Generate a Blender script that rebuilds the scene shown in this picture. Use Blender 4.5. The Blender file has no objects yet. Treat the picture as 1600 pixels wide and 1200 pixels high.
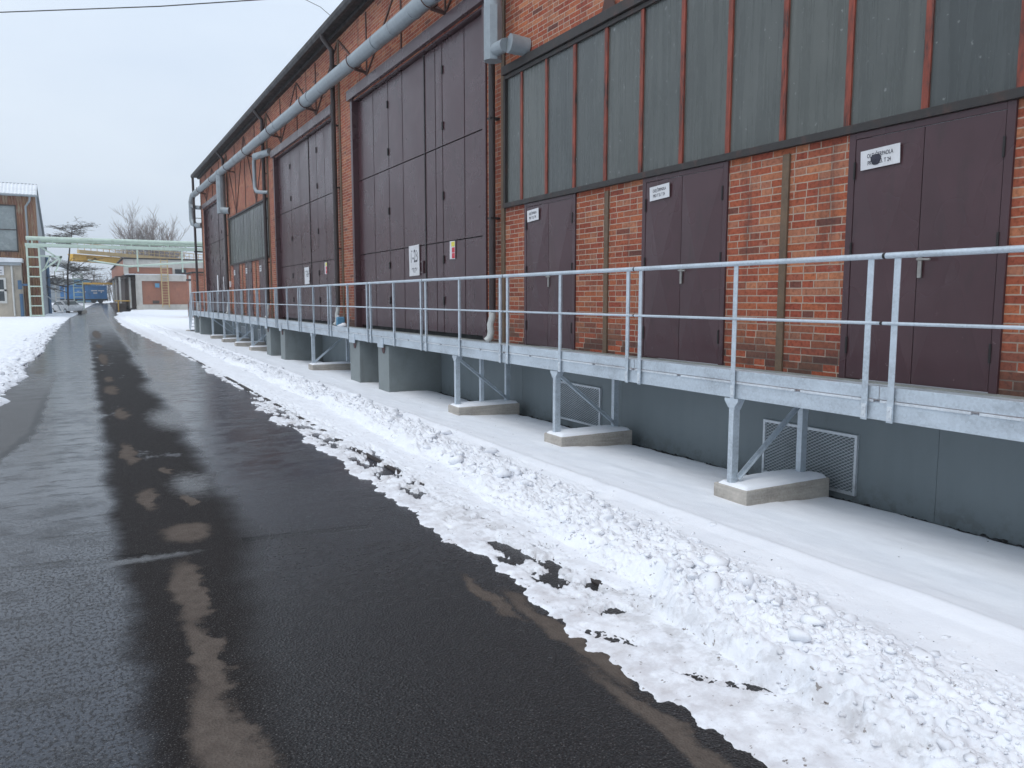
import bpy, math, random
import numpy as np
from mathutils import Vector
random.seed(7); RNG = np.random.default_rng(7)
S = bpy.context.scene; COL = S.collection
R = math.radians; PI = math.pi

# ------------------------------------------------------------------ helpers
def lerp(a, b, t): return a + (b - a) * t
def sst(a, b, x):
    t = np.clip((np.asarray(x, float) - a) / (b - a), 0, 1); return t * t * (3 - 2 * t)

class MB:
    """collects geometry for ONE mesh object"""
    def __init__(s): s.v = []; s.f = []
    def add(s, vs, fs):
        o = len(s.v); s.v += [tuple(map(float, p)) for p in vs]; s.f += [tuple(i + o for i in f) for f in fs]; return s
    def box(s, x0, x1, y0, y1, z0, z1):
        return s.add([(x0,y0,z0),(x1,y0,z0),(x1,y1,z0),(x0,y1,z0),(x0,y0,z1),(x1,y0,z1),(x1,y1,z1),(x0,y1,z1)],
                     [(0,3,2,1),(4,5,6,7),(0,1,5,4),(1,2,6,5),(2,3,7,6),(3,0,4,7)])
    def bar(s, p0, p1, w, h, up=(0,0,1)):
        p0 = Vector(p0); p1 = Vector(p1); d = (p1 - p0).normalized(); u = Vector(up)
        if abs(d.dot(u)) > .98: u = Vector((1,0,0))
        a = d.cross(u).normalized(); b = a.cross(d).normalized(); a = a * w / 2; b = b * h / 2
        vs = [p0-a-b, p0+a-b, p0+a+b, p0-a+b, p1-a-b, p1+a-b, p1+a+b, p1-a+b]
        return s.add(vs, [(0,3,2,1),(4,5,6,7),(0,1,5,4),(1,2,6,5),(2,3,7,6),(3,0,4,7)])
    def tube(s, pts, r, n=12, caps=True):
        pts = [Vector(p) for p in pts]; m = len(pts)
        rs = r if isinstance(r, (list, tuple)) else [r] * m
        t0 = (pts[1] - pts[0]).normalized(); u = Vector((0,0,1)) if abs(t0.z) < .9 else Vector((0,1,0))
        a = t0.cross(u).normalized(); o = len(s.v)
        for i, p in enumerate(pts):
            if i == 0: t = t0
            elif i == m-1: t = (pts[i]-pts[i-1]).normalized()
            else: t = ((pts[i]-pts[i-1]).normalized() + (pts[i+1]-pts[i]).normalized()).normalized()
            a = (a - t * a.dot(t)).normalized(); b = t.cross(a)
            for k in range(n):
                an = 2*PI*k/n; q = p + (a*math.cos(an) + b*math.sin(an)) * rs[i]; s.v.append(tuple(q))
        for i in range(m-1):
            for k in range(n):
                k2 = (k+1) % n; s.f.append((o+i*n+k, o+i*n+k2, o+(i+1)*n+k2, o+(i+1)*n+k))
        if caps:
            s.f.append(tuple(o+k for k in reversed(range(n)))); s.f.append(tuple(o+(m-1)*n+k for k in range(n)))
        return s
    def prism(s, poly, axis, a, b):
        """poly: 2-D outline; axis 'x': (y,z) extruded from x=a to b, 'y': (x,z), 'z': (x,y)"""
        n = len(poly)
        def P(q, w): return {'x': (w,q[0],q[1]), 'y': (q[0],w,q[1]), 'z': (q[0],q[1],w)}[axis]
        vs = [P(q,a) for q in poly] + [P(q,b) for q in poly]
        fs = [tuple(range(n)), tuple(reversed(range(n,2*n)))] + [(i,i+n,(i+1)%n+n,(i+1)%n) for i in range(n)]
        return s.add(vs, fs)
    def build(s, name, mat, parent=None, smooth=False, bevel=0, fix=True):
        me = bpy.data.meshes.new(name); me.from_pydata(s.v, [], s.f); me.update()
        if fix:
            import bmesh
            bm = bmesh.new(); bm.from_mesh(me); bmesh.ops.recalc_face_normals(bm, faces=bm.faces); bm.to_mesh(me); bm.free()
        return link(name, me, mat, parent, smooth, bevel)

def link(name, me, mat, parent=None, smooth=False, bevel=0):
    if mat: me.materials.append(mat)
    o = bpy.data.objects.new(name, me); COL.objects.link(o)
    if smooth:
        me.polygons.foreach_set('use_smooth', [True]*len(me.polygons))
        if smooth != 'all':
            me.set_sharp_from_angle(angle=R(40))
    if bevel:
        b = o.modifiers.new('bevel', 'BEVEL'); b.width = bevel; b.segments = 2; b.limit_method = 'ANGLE'
    if parent:
        o.parent = parent
        if parent.type == 'EMPTY' or True:
            o.matrix_parent_inverse = parent_world(parent).inverted()
    return o
def parent_world(p):
    from mathutils import Matrix
    m = Matrix.Translation(p.location) @ p.rotation_euler.to_matrix().to_4x4()
    return (parent_world(p.parent) @ p.matrix_parent_inverse @ m) if p.parent else m
def tag(o, label=None, cat=None, group=None, kind=None):
    if label: o['label'] = label
    if cat: o['category'] = cat
    if group: o['group'] = group
    if kind: o['kind'] = kind
    return o
def empty(name, loc, label, cat, group=None):
    o = bpy.data.objects.new(name, None); COL.objects.link(o); o.location = loc; o.empty_display_size = .2
    return tag(o, label, cat, group)
def copy_tree(o, loc=None, parent=None):
    c = o.copy(); COL.objects.link(c)
    if parent: c.parent = parent; c.matrix_parent_inverse = o.matrix_parent_inverse.copy()
    if loc: c.location = loc
    for ch in list(o.children): copy_tree(ch, None, c)
    return c

# ------------------------------------------------------------------ node helper
class NT:
    def __init__(s, name):
        s.m = bpy.data.materials.new(name); s.m.use_nodes = True; s.t = s.m.node_tree
        s.b = s.t.nodes['Principled BSDF']
    def n(s, typ, **kw):
        x = s.t.nodes.new(typ)
        for k, v in kw.items(): setattr(x, k, v)
        return x
    def put(s, sock, v):
        if isinstance(v, bpy.types.NodeSocket): s.t.links.new(v, sock)
        elif v is not None:
            if hasattr(sock.default_value, '__len__') and not isinstance(v, (int, float)) and len(sock.default_value) == 4 and len(v) == 3: v = (*v, 1)
            sock.default_value = v
    def math(s, op, a, b=None, c=None, clamp=False):
        x = s.n('ShaderNodeMath', operation=op, use_clamp=clamp)
        for i, v in enumerate((a, b, c)): s.put(x.inputs[i], v)
        return x.outputs[0]
    def mul(s, a, b): return s.math('MULTIPLY', a, b)
    def addn(s, a, b): return s.math('ADD', a, b)
    def sub(s, a, b): return s.math('SUBTRACT', a, b)
    def ss(s, v, a, b, lo=0., hi=1.):
        x = s.n('ShaderNodeMapRange', interpolation_type='SMOOTHSTEP')
        s.put(x.inputs[0], v); s.put(x.inputs[1], a); s.put(x.inputs[2], b); s.put(x.inputs[3], lo); s.put(x.inputs[4], hi)
        return x.outputs[0]
    def coord(s, kind='Object'): return s.n('ShaderNodeTexCoord').outputs[kind]
    def sep(s, v):
        x = s.n('ShaderNodeSeparateXYZ'); s.put(x.inputs[0], v); return x.outputs
    def comb(s, x, y, z=0.):
        c = s.n('ShaderNodeCombineXYZ'); s.put(c.inputs[0], x); s.put(c.inputs[1], y); s.put(c.inputs[2], z); return c.outputs[0]
    def noise(s, v, scale, detail=4, rough=.55, dist=0.):
        x = s.n('ShaderNodeTexNoise'); s.put(x.inputs['Vector'], v); x.inputs['Scale'].default_value = scale
        x.inputs['Detail'].default_value = detail; x.inputs['Roughness'].default_value = rough; x.inputs['Distortion'].default_value = dist
        return x.outputs[0]
    def vmul(s, v, k):
        x = s.n('ShaderNodeVectorMath', operation='MULTIPLY'); s.put(x.inputs[0], v); x.inputs[1].default_value = k; return x.outputs[0]
    def ramp(s, f, stops, interp='LINEAR'):
        x = s.n('ShaderNodeValToRGB'); x.color_ramp.interpolation = interp; e = x.color_ramp.elements
        while len(e) < len(stops): e.new(.5)
        for i, (p, c) in enumerate(stops): e[i].position = p; e[i].color = (*c, 1)
        s.put(x.inputs[0], f); return x.outputs[0]
    def mix(s, f, a, b, blend='MIX'):
        x = s.n('ShaderNodeMix', data_type='RGBA', blend_type=blend)
        s.put(x.inputs[0], f); s.put(x.inputs[6], a); s.put(x.inputs[7], b); return x.outputs[2]
    def bump(s, h, strength=.3, dist=.01):
        x = s.n('ShaderNodeBump'); x.inputs['Strength'].default_value = strength; x.inputs['Distance'].default_value = dist
        s.put(x.inputs['Height'], h); s.put(s.b.inputs['Normal'], x.outputs[0]); return s
    def set(s, **kw):
        names = dict(base='Base Color', rough='Roughness', metal='Metallic', spec='Specular IOR Level', alpha='Alpha', emit='Emission Color', es='Emission Strength', coat='Coat Weight', sss='Subsurface Weight')
        for k, v in kw.items(): s.put(s.b.inputs[names[k]], v)
        return s

def paint(name, col, rough=.5, metal=0., var=.18, scale=6., bump=.08, spec=.5, dirt=None, dirt_amt=.45):
    t = NT(name); c = t.coord()
    n1 = t.noise(c, scale, 5); n2 = t.noise(c, scale*7, 4)
    f = t.addn(t.mul(n1, .7), t.mul(n2, .3))
    lo = tuple(x*(1-var) for x in col); hi = tuple(min(1, x*(1+var)) for x in col)
    base = t.ramp(f, [(.3, lo), (.7, hi)])
    if dirt:
        m = t.ss(t.noise(t.vmul(c, (1.3, 1.3, .5)), scale*.8, 6, .65), .52, .68, 0., dirt_amt); base = t.mix(m, base, dirt)
    t.set(base=base, rough=t.ss(n1, .3, .7, max(.02, rough-.1), min(1, rough+.1)), metal=metal, spec=spec)
    if bump: t.bump(f, bump, .01)
    return t.m

def mat_galv(name='galvanised steel', col=(.50,.56,.61), rough=.42):
    t = NT(name); c = t.coord()
    v = t.n('ShaderNodeTexVoronoi'); t.put(v.inputs['Vector'], c); v.inputs['Scale'].default_value = 55
    sp = t.sep(v.outputs['Color'])[0]
    cl = t.noise(c, 2.3, 5, .6); st = t.noise(t.vmul(c, (3, 1.2, 9)), 1.5, 4)
    f = t.addn(t.addn(t.mul(sp, .12), t.mul(cl, .56)), t.mul(st, .32))
    base = t.ramp(f, [(.25, tuple(x*.62 for x in col)), (.5, col), (.75, tuple(min(1, x*1.25) for x in col))])
    wh = t.ss(t.noise(c, 5, 6, .7), .62, .75, 0., .5); base = t.mix(wh, base, (.68,.70,.72))
    t.set(base=base, metal=.35, rough=t.ss(f, .3, .7, rough-.1, rough+.15), spec=.5); t.bump(f, .05, .004)
    return t.m

def mat_brick(name='red brick masonry', tint=1.0, z0=.98):
    t = NT(name); c = t.coord(); x, y, z = t.sep(c)
    w1 = t.noise(c, 9, 2); w2 = t.noise(t.vmul(c, (1,1,1)), 14.3, 2)
    u = t.addn(t.addn(x, y), t.mul(t.sub(w1, .5), .008)); v = t.addn(t.sub(z, z0), t.mul(t.sub(w2, .5), .008))
    vr = t.math('DIVIDE', v, .0765); row = t.math('FLOOR', vr); fv = t.math('FRACT', vr)
    rn = t.n('ShaderNodeTexWhiteNoise', noise_dimensions='1D'); t.put(rn.inputs['W'], row)
    uo = t.addn(t.addn(t.math('DIVIDE', u, .305), t.mul(t.math('MODULO', row, 2.), .5)), t.mul(rn.outputs[0], .12))
    cl = t.math('FLOOR', uo); fu = t.math('FRACT', uo)
    h = t.n('ShaderNodeTexWhiteNoise', noise_dimensions='2D'); t.put(h.inputs['Vector'], t.comb(t.addn(cl, .37), row))
    split = t.math('GREATER_THAN', h.outputs[0], .74)
    half = t.mul(split, t.math('GREATER_THAN', fu, .5))
    h2 = t.n('ShaderNodeTexWhiteNoise', noise_dimensions='3D'); t.put(h2.inputs['Vector'], t.comb(cl, row, t.addn(half, 3.3)))
    hv = h2.outputs[0]
    mu = t.math('LESS_THAN', fu, .036); mv = t.math('LESS_THAN', fv, .15)
    ms = t.mul(split, t.math('LESS_THAN', t.math('ABSOLUTE', t.sub(fu, .5)), .019))
    mort = t.math('MAXIMUM', t.math('MAXIMUM', mu, mv), ms)
    k = tint
    brick = t.ramp(hv, [(0, (.225*k,.062*k,.040*k)), (.14, (.30*k,.085*k,.045*k)), (.30, (.245*k,.062*k,.040*k)), (.46, (.35*k,.115*k,.056*k)), (.60, (.27*k,.080*k,.050*k)), (.74, (.31*k,.135*k,.085*k)), (.86, (.39*k,.16*k,.085*k)), (.965, (.24*k,.08*k,.05*k)), (1, (.13,.055,.045))])
    n = t.noise(c, 24, 6, .7); brick = t.mix(1., brick, t.ramp(n, [(.28, (.45,.42,.42)), (.5, (.98,.96,.95)), (.68, (1.2,1.18,1.15))]), 'MULTIPLY')
    big = t.noise(c, .55, 5, .6); brick = t.mix(1., brick, t.ramp(big, [(.35, (.78,.74,.74)), (.65, (1.12,1.1,1.05))]), 'MULTIPLY')
    pale = t.ss(t.noise(c, 3.1, 6, .7), .62, .72, 0., .35); brick = t.mix(pale, brick, (.42,.30,.23))
    base = t.mix(mort, brick, t.mix(t.noise(c, 6, 4), (.30,.235,.185), (.46,.375,.30)))
    st = t.ss(t.noise(t.vmul(c, (2.6, 2.6, .28)), 1., 6, .65), .56, .72, 0., .65)      # soot streaks run down the wall
    base = t.mix(st, base, (.055,.04,.038))
    lowz = t.ss(z, 1.0, 1.75, 1., 0.)
    soot = t.mul(lowz, t.ss(t.addn(hv, t.mul(t.noise(c, 2.2, 4), .8)), .6, .95))
    base = t.mix(t.mul(soot, .8), base, (.045,.036,.034))
    hgt = t.addn(t.mul(t.sub(1., mort), .8), t.mul(n, .35))
    t.set(base=base, rough=.86, spec=.25); t.bump(hgt, .55, .012)
    return t.m

def mat_gate():
    t = NT('maroon gloss gate paint'); c = t.coord()
    n = t.noise(c, 1.4, 5, .6); s = t.noise(t.vmul(c, (5, 5, .4)), 2., 5, .6); f = t.noise(c, 40, 3)
    m = t.addn(t.mul(n, .8), t.mul(s, .2))
    base = t.ramp(m, [(.3, (.050,.022,.026)), (.7, (.070,.033,.038))])
    z = t.sep(c)[2]; sc = t.mul(t.ss(t.noise(c, 13, 6, .75), .64, .70, 0., .5), t.ss(z, 1.9, 1.1, 0., 1.)); base = t.mix(sc, base, (.24,.20,.195))
    d = t.ss(t.noise(t.vmul(c, (2, 2, .7)), 3, 5), .55, .7, 0., .35); base = t.mix(d, base, (.03,.02,.02))
    t.set(base=base, rough=t.ss(t.noise(c, 1.1, 2), .3, .7, .25, .34), spec=.5)
    t.bump(t.addn(t.noise(c, 2.4, 1), t.mul(f, .012)), .16, .02)
    return t.m

def mat_glass():
    t = NT('dirty wired glass'); c = t.coord()
    pane = t.math('FLOOR', t.math('DIVIDE', t.sub(t.sep(c)[1], .36), .7855)); wn = t.n('ShaderNodeTexWhiteNoise', noise_dimensions='1D'); t.put(wn.inputs['W'], pane); pv = wn.outputs[0]
    cs = t.n('ShaderNodeVectorMath', operation='ADD'); t.put(cs.inputs[0], c); t.put(cs.inputs[1], t.comb(t.mul(pv, 37.), 0., t.mul(pv, 11.)))
    s = t.noise(t.vmul(cs.outputs[0], (7, 7, .35)), 1.6, 5, .65); n = t.noise(c, .9, 5, .6); f = t.noise(c, 25, 4)
    m = t.addn(t.mul(s, .6), t.mul(n, .4))
    base = t.ramp(m, [(.3, (.056,.062,.057)), (.5, (.078,.085,.079)), (.72, (.115,.122,.113))])
    base = t.mix(1., base, t.ramp(pv, [(0, (.78,.80,.83)), (1, (1.2,1.18,1.14))]), 'MULTIPLY'); sp = t.ss(t.noise(c, 17, 3, .5), .70, .73, 0., .5); base = t.mix(sp, base, (.3,.31,.3))
    t.set(base=base, rough=t.ss(s, .3, .7, .2, .38), spec=.5); t.bump(t.addn(t.noise(c, 2.2, 3), t.mul(f, .05)), .12, .02)
    return t.m

def mat_rustpaint():
    t = NT('red oxide mullion paint'); c = t.coord()
    n = t.noise(t.vmul(c, (6, 6, 1.2)), 2.2, 6, .7); base = t.ramp(n, [(.36, (.04,.022,.019)), (.43, (.14,.035,.022)), (.6, (.27,.055,.03)), (.75, (.20,.075,.045))])
    t.set(base=base, rough=.65); t.bump(n, .2, .006); return t.m

def mat_plinth():
    t = NT('blue grey plinth paint'); c = t.coord()
    n = t.noise(c, .8, 5, .6); f = t.noise(c, 60, 4, .6); s = t.noise(t.vmul(c, (4, 4, .5)), 1.2, 5)
    m = t.addn(t.mul(n, .6), t.mul(s, .4))
    base = t.ramp(m, [(.3, (.175,.208,.22)), (.7, (.215,.25,.262))])
    z = t.sep(c)[2]
    sp = t.mul(t.ss(z, -.25, .15, 1., 0.), t.ss(t.noise(c, 7, 6, .7), .45, .6)); base = t.mix(t.mul(sp, .45), base, (.09,.09,.085))
    t.set(base=base, rough=.6, spec=.35); t.bump(f, .25, .004); return t.m

def mat_concrete(name, col=(.30,.28,.25), z=True):
    t = NT(name); c = t.coord()
    n = t.noise(c, 3, 6, .65); l = t.noise(t.vmul(c, (2, 2, 26)), 1.5, 4); f = t.noise(c, 45, 4)
    m = t.addn(t.mul(n, .45), t.addn(t.mul(l, .3), t.mul(f, .25)))
    base = t.ramp(m, [(.3, tuple(x*.55 for x in col)), (.5, col), (.7, tuple(x*1.35 for x in col))])
    t.set(base=base, rough=.9, spec=.2); t.bump(m, .5, .015); return t.m

def mat_snow():
    t = NT('snow'); c = t.coord(); x, y, z = t.sep(c)
    n = t.noise(c, 3, 6, .6); f = t.noise(c, 70, 5, .7); g = t.noise(c, 18, 5, .65)
    base = t.ramp(n, [(.3, (.765,.785,.825)), (.7, (.83,.845,.875))])
    # grime: flecks of grit in the ploughed snow, grey slush along the road edge
    slush = t.mul(t.ss(t.addn(x, t.mul(t.sub(t.noise(c, 3.1, 4), .5), .9)), 2.2, 3.0, 1., 0.), t.ss(t.noise(c, 6.5, 6, .7), .36, .6))
    slush = t.mul(slush, t.math('GREATER_THAN', x, 1.))
    base = t.mix(t.mul(slush, .42), base, (.38,.34,.335))
    ridge = t.mul(t.ss(x, 4.2, 3.6), t.math('GREATER_THAN', x, 1.5))
    gd = t.mul(t.ss(t.math('ABSOLUTE', t.sub(x, 2.64)), .30, .05), t.ss(t.noise(c, 7.5, 6, .7), .44, .6)); gd = t.mul(gd, t.math('GREATER_THAN', x, 1.5)); base = t.mix(t.mul(gd, .3), base, (.22,.19,.17))
    gr = t.mul(ridge, t.ss(t.noise(c, 6.5, 7, .75), .575, .67)); base = t.mix(t.mul(gr, .22), base, (.34,.29,.26)); toe = t.mul(t.mul(t.ss(t.noise(c, 19, 4, .6), .655, .69), t.ss(t.noise(c, 2.1, 3), .45, .55)), t.mul(ridge, t.ss(x, 3.6, 3.2))); base = t.mix(t.mul(toe, .75), base, (.14,.11,.09))
    left = t.mul(t.ss(x, -2.3, -1.35), t.ss(x, -1., -1.2)); lg = t.mul(left, t.ss(t.noise(c, 6, 6, .7), .45, .7)); base = t.mix(t.mul(lg, .5), base, (.33,.30,.28))
    fl = t.ss(t.noise(c, 38, 3, .5), .69, .72); base = t.mix(t.mul(fl, t.mul(ridge, .7)), base, (.14,.11,.09))
    t.set(base=base, rough=.75, spec=.25)
    t.bump(t.addn(t.mul(f, .35), t.mul(g, .65)), .28, .02)
    return t.m

def mat_asphalt():
    t = NT('wet asphalt'); c = t.coord(); x, y, z = t.sep(c)
    nl = t.noise(c, 2.6, 5, .62); ns = t.noise(c, 13, 5, .7); agg = t.n('ShaderNodeTexVoronoi'); t.put(agg.inputs['Vector'], c); agg.inputs['Scale'].default_value = 78
    fine = t.noise(c, 160, 3, .6); big = t.noise(c, .42, 4, .55)
    n7 = t.noise(c, 1.1, 4); wob = t.addn(t.mul(t.sub(n7, .5), .34), t.addn(t.mul(t.sub(nl, .5), .16), t.mul(t.sub(ns, .5), .06)))
    xw = t.addn(x, wob)
    # darker drained strip down the middle
    re = t.addn(t.ss(y, 2.6, 6.6, .55, 1.02), t.mul(t.math('MAXIMUM', t.sub(y, 6.6), 0.), .011))
    lft = t.ss(xw, .02, .24); rgt = t.ss(t.sub(re, xw), -.16, .16)
    strip = t.mul(t.mul(lft, rgt), t.ss(t.addn(y, t.mul(nl, 30.)), 75., 35., .25, 1.))
    pools = t.mul(t.ss(t.noise(t.vmul(c, (1, .45, 1)), 1.3, 5, .65), .60, .66), t.ss(y, 5.5, 9.))
    strip = t.mul(strip, t.sub(1., t.mul(pools, .6)))
    # dry brown patches
    dry = None
    for (cx, cy, rx, ry) in [(.36,2.2,.13,1.0),(.40,3.15,.12,.62),(.45,4.0,.075,.6),(.47,4.95,.10,.62),(.60,6.28,.19,.27),(.41,7.5,.085,.42),(.74,7.3,.06,.25),(.36,9.9,.085,.75),(.66,8.7,.05,.2),(.42,13.4,.1,.7),(.38,17.0,.11,.9),(.40,19.3,.1,.7),(.43,26,.14,2.6),(.42,33,.12,1.6),(.5,44,.2,5.),(2.07,2.2,.08,.8),(2.17,3.3,.07,.75),(2.06,4.0,.055,.4)]:
        dx = t.math('DIVIDE', t.sub(t.addn(x, t.mul(t.sub(nl, .5), .34)), cx), rx); dy = t.math('DIVIDE', t.sub(y, cy), ry)
        d = t.math('SQRT', t.addn(t.mul(dx, dx), t.mul(dy, dy)))
        dry = d if dry is None else t.math('MINIMUM', dry, d)
    dry = t.ss(t.addn(dry, t.addn(t.mul(t.sub(ns, .5), .8), t.mul(t.sub(nl, .5), .9))), .62, 1.18, 1., 0.)
    shiny = None
    for (cx, cy, rx, ry) in [(.84,7.9,.2,.55),(.2,5.76,.36,.07),(1.05,12.5,.3,1.2),(1.3,17.,.35,1.6),(1.6,24.,.5,2.6)]:
        dx = t.math('DIVIDE', t.sub(t.addn(x, t.mul(t.sub(nl, .5), .25)), cx), rx); dy = t.math('DIVIDE', t.sub(t.addn(y, t.mul(t.sub(ns, .5), .2)), cy), ry)
        d = t.math('SQRT', t.addn(t.mul(dx, dx), t.mul(dy, dy))); shiny = d if shiny is None else t.math('MINIMUM', shiny, d)
    shiny = t.ss(t.addn(shiny, t.addn(t.mul(t.sub(ns, .5), 1.0), t.mul(t.sub(nl, .5), 1.2))), .35, 1.35, .8, 0.)
    # wet film
    wl = t.ss(xw, .27, .03); wr = t.mul(t.sub(1., strip), t.ss(y, 3.5, 9.)); 
    film = t.math('MAXIMUM', wl, wr); film = t.mul(film, t.ss(t.addn(nl, t.mul(big, .6)), .55, .85, .45, 1.))
    film = t.mul(film, t.math('MAXIMUM', t.ss(t.noise(t.vmul(c, (1.6, 1, 1)), 34, 4, .7), .60, .52, .25, 1.), t.ss(t.addn(y, t.mul(n7, 3.)), 6.2, 9.5)))
    film = t.mul(film, t.ss(t.noise(t.vmul(c, (.6, 1.9, 1)), 3.2, 5, .7), .34, .46, .45, 1.))
    # joints and the broken edge of the left lane
    def line(yc, sl, x0, x1, w):
        d = t.math('ABSOLUTE', t.sub(t.addn(t.sub(y, yc), t.mul(x, sl)), t.mul(t.sub(ns, .5), .12)))
        return t.mul(t.ss(d, w, w*2.2, 1., 0.), t.mul(t.math('GREATER_THAN', x, x0), t.math('LESS_THAN', x, x1)))
    crack = t.math('MAXIMUM', line(5.92, .17, -3., .3, .012), line(5.98, .13, .95, 1.9, .032))
    for a in (line(6.6, .1, -.4, .2, .01), line(16.0, .1, -.9, .2, .05), line(21.4, .1, -.9, .4, .06), line(12.2, .1, .9, 2.2, .03), line(17.5, .1, 1., 2.4, .04), line(30., .1, -1., 2., .09), line(38., .1, -1., 2., .12)): crack = t.math('MAXIMUM', crack, a)
    xe = t.addn(t.addn(x, .72), t.addn(t.ss(y, 9., 12.6, .26, -.06), t.mul(t.sub(nl, .5), .22)))
    verge = t.mul(t.ss(xe, .015, -.02), t.ss(t.addn(y, t.mul(nl, 8.)), 27., 19., 0., 1.)); lip = t.mul(t.ss(t.math('ABSOLUTE', t.addn(xe, .03)), .085, .03), t.ss(y, 24., 14.)); film = t.mul(film, t.sub(1., t.mul(t.math('MAXIMUM', verge, lip), .75)))
    base = t.ramp(t.addn(t.mul(agg.outputs['Distance'], .5), t.mul(fine, .5)), [(.2, (.007,.0066,.007)), (.75, (.029,.0275,.028))])
    base = t.mix(t.mul(film, .7), base, (.017,.022,.036)); base = t.mix(t.mul(strip, .6), base, (.021,.0175,.0165))  # film's base colour carries the blue of the reflected sky
    gr = t.ss(t.noise(c, 120, 2, .5), .60, .68, 0., .75); base = t.mix(gr, base, (.15,.145,.14)); gr2 = t.ss(t.noise(c, 42, 3, .6), .70, .74, 0., .7); base = t.mix(gr2, base, (.22,.21,.20))
    base = t.mix(verge, base, t.ramp(ns, [(.3, (.022,.022,.022)), (.7, (.085,.08,.077))]))
    base = t.mix(t.mul(dry, .88), base, t.ramp(t.addn(t.mul(ns, .6), t.mul(fine, .4)), [(.3, (.075,.061,.053)), (.7, (.15,.126,.108))]))
    base = t.mix(t.mul(t.math('MAXIMUM', crack, lip), .8), base, (.012,.012,.012))
    ro = t.mix(film, t.comb(.29,.29,.29), t.comb(.105,.105,.105)); ro = t.mix(strip, ro, t.comb(.6,.6,.6)); ro = t.mix(dry, ro, t.comb(.9,.9,.9)); ro = t.mix(verge, ro, t.comb(.4,.4,.4)); ro = t.mix(shiny, ro, t.comb(.2,.2,.2))
    rr = t.addn(t.sep(ro)[0], t.mul(t.sub(ns, .5), .16))
    sp = t.mix(film, t.comb(.17,.17,.17), t.comb(.52,.52,.52)); sp = t.mix(strip, sp, t.comb(.035,.035,.035)); sp = t.mix(dry, sp, t.comb(.03,.03,.03)); sp = t.mix(shiny, sp, t.comb(.6,.6,.6))
    t.set(base=base, rough=rr, spec=t.sep(sp)[0])
    hgt = t.addn(t.addn(t.mul(agg.outputs['Distance'], .8), t.mul(fine, .35)), t.addn(t.mul(ns, .5), t.mul(crack, -2.)))
    hgt = t.mul(hgt, t.sub(1.05, t.mul(t.math('MAXIMUM', film, shiny), .86))); t.bump(hgt, .7, .006)
    return t.m

def mat_rustsheet():
    t = NT('rusty corrugated sheet'); c = t.coord()
    s = t.noise(t.vmul(c, (1.6, 1.6, .12)), 1.1, 5, .65); n = t.noise(c, .9, 5)
    m = t.addn(t.mul(s, .75), t.mul(n, .25))
    base = t.ramp(m, [(.30, (.06,.042,.034)), (.40, (.15,.065,.038)), (.48, (.27,.155,.08)), (.55, (.20,.075,.045)), (.63, (.30,.23,.15)), (.7, (.22,.20,.17))])
    t.set(base=base, rough=.8); return t.m

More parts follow.
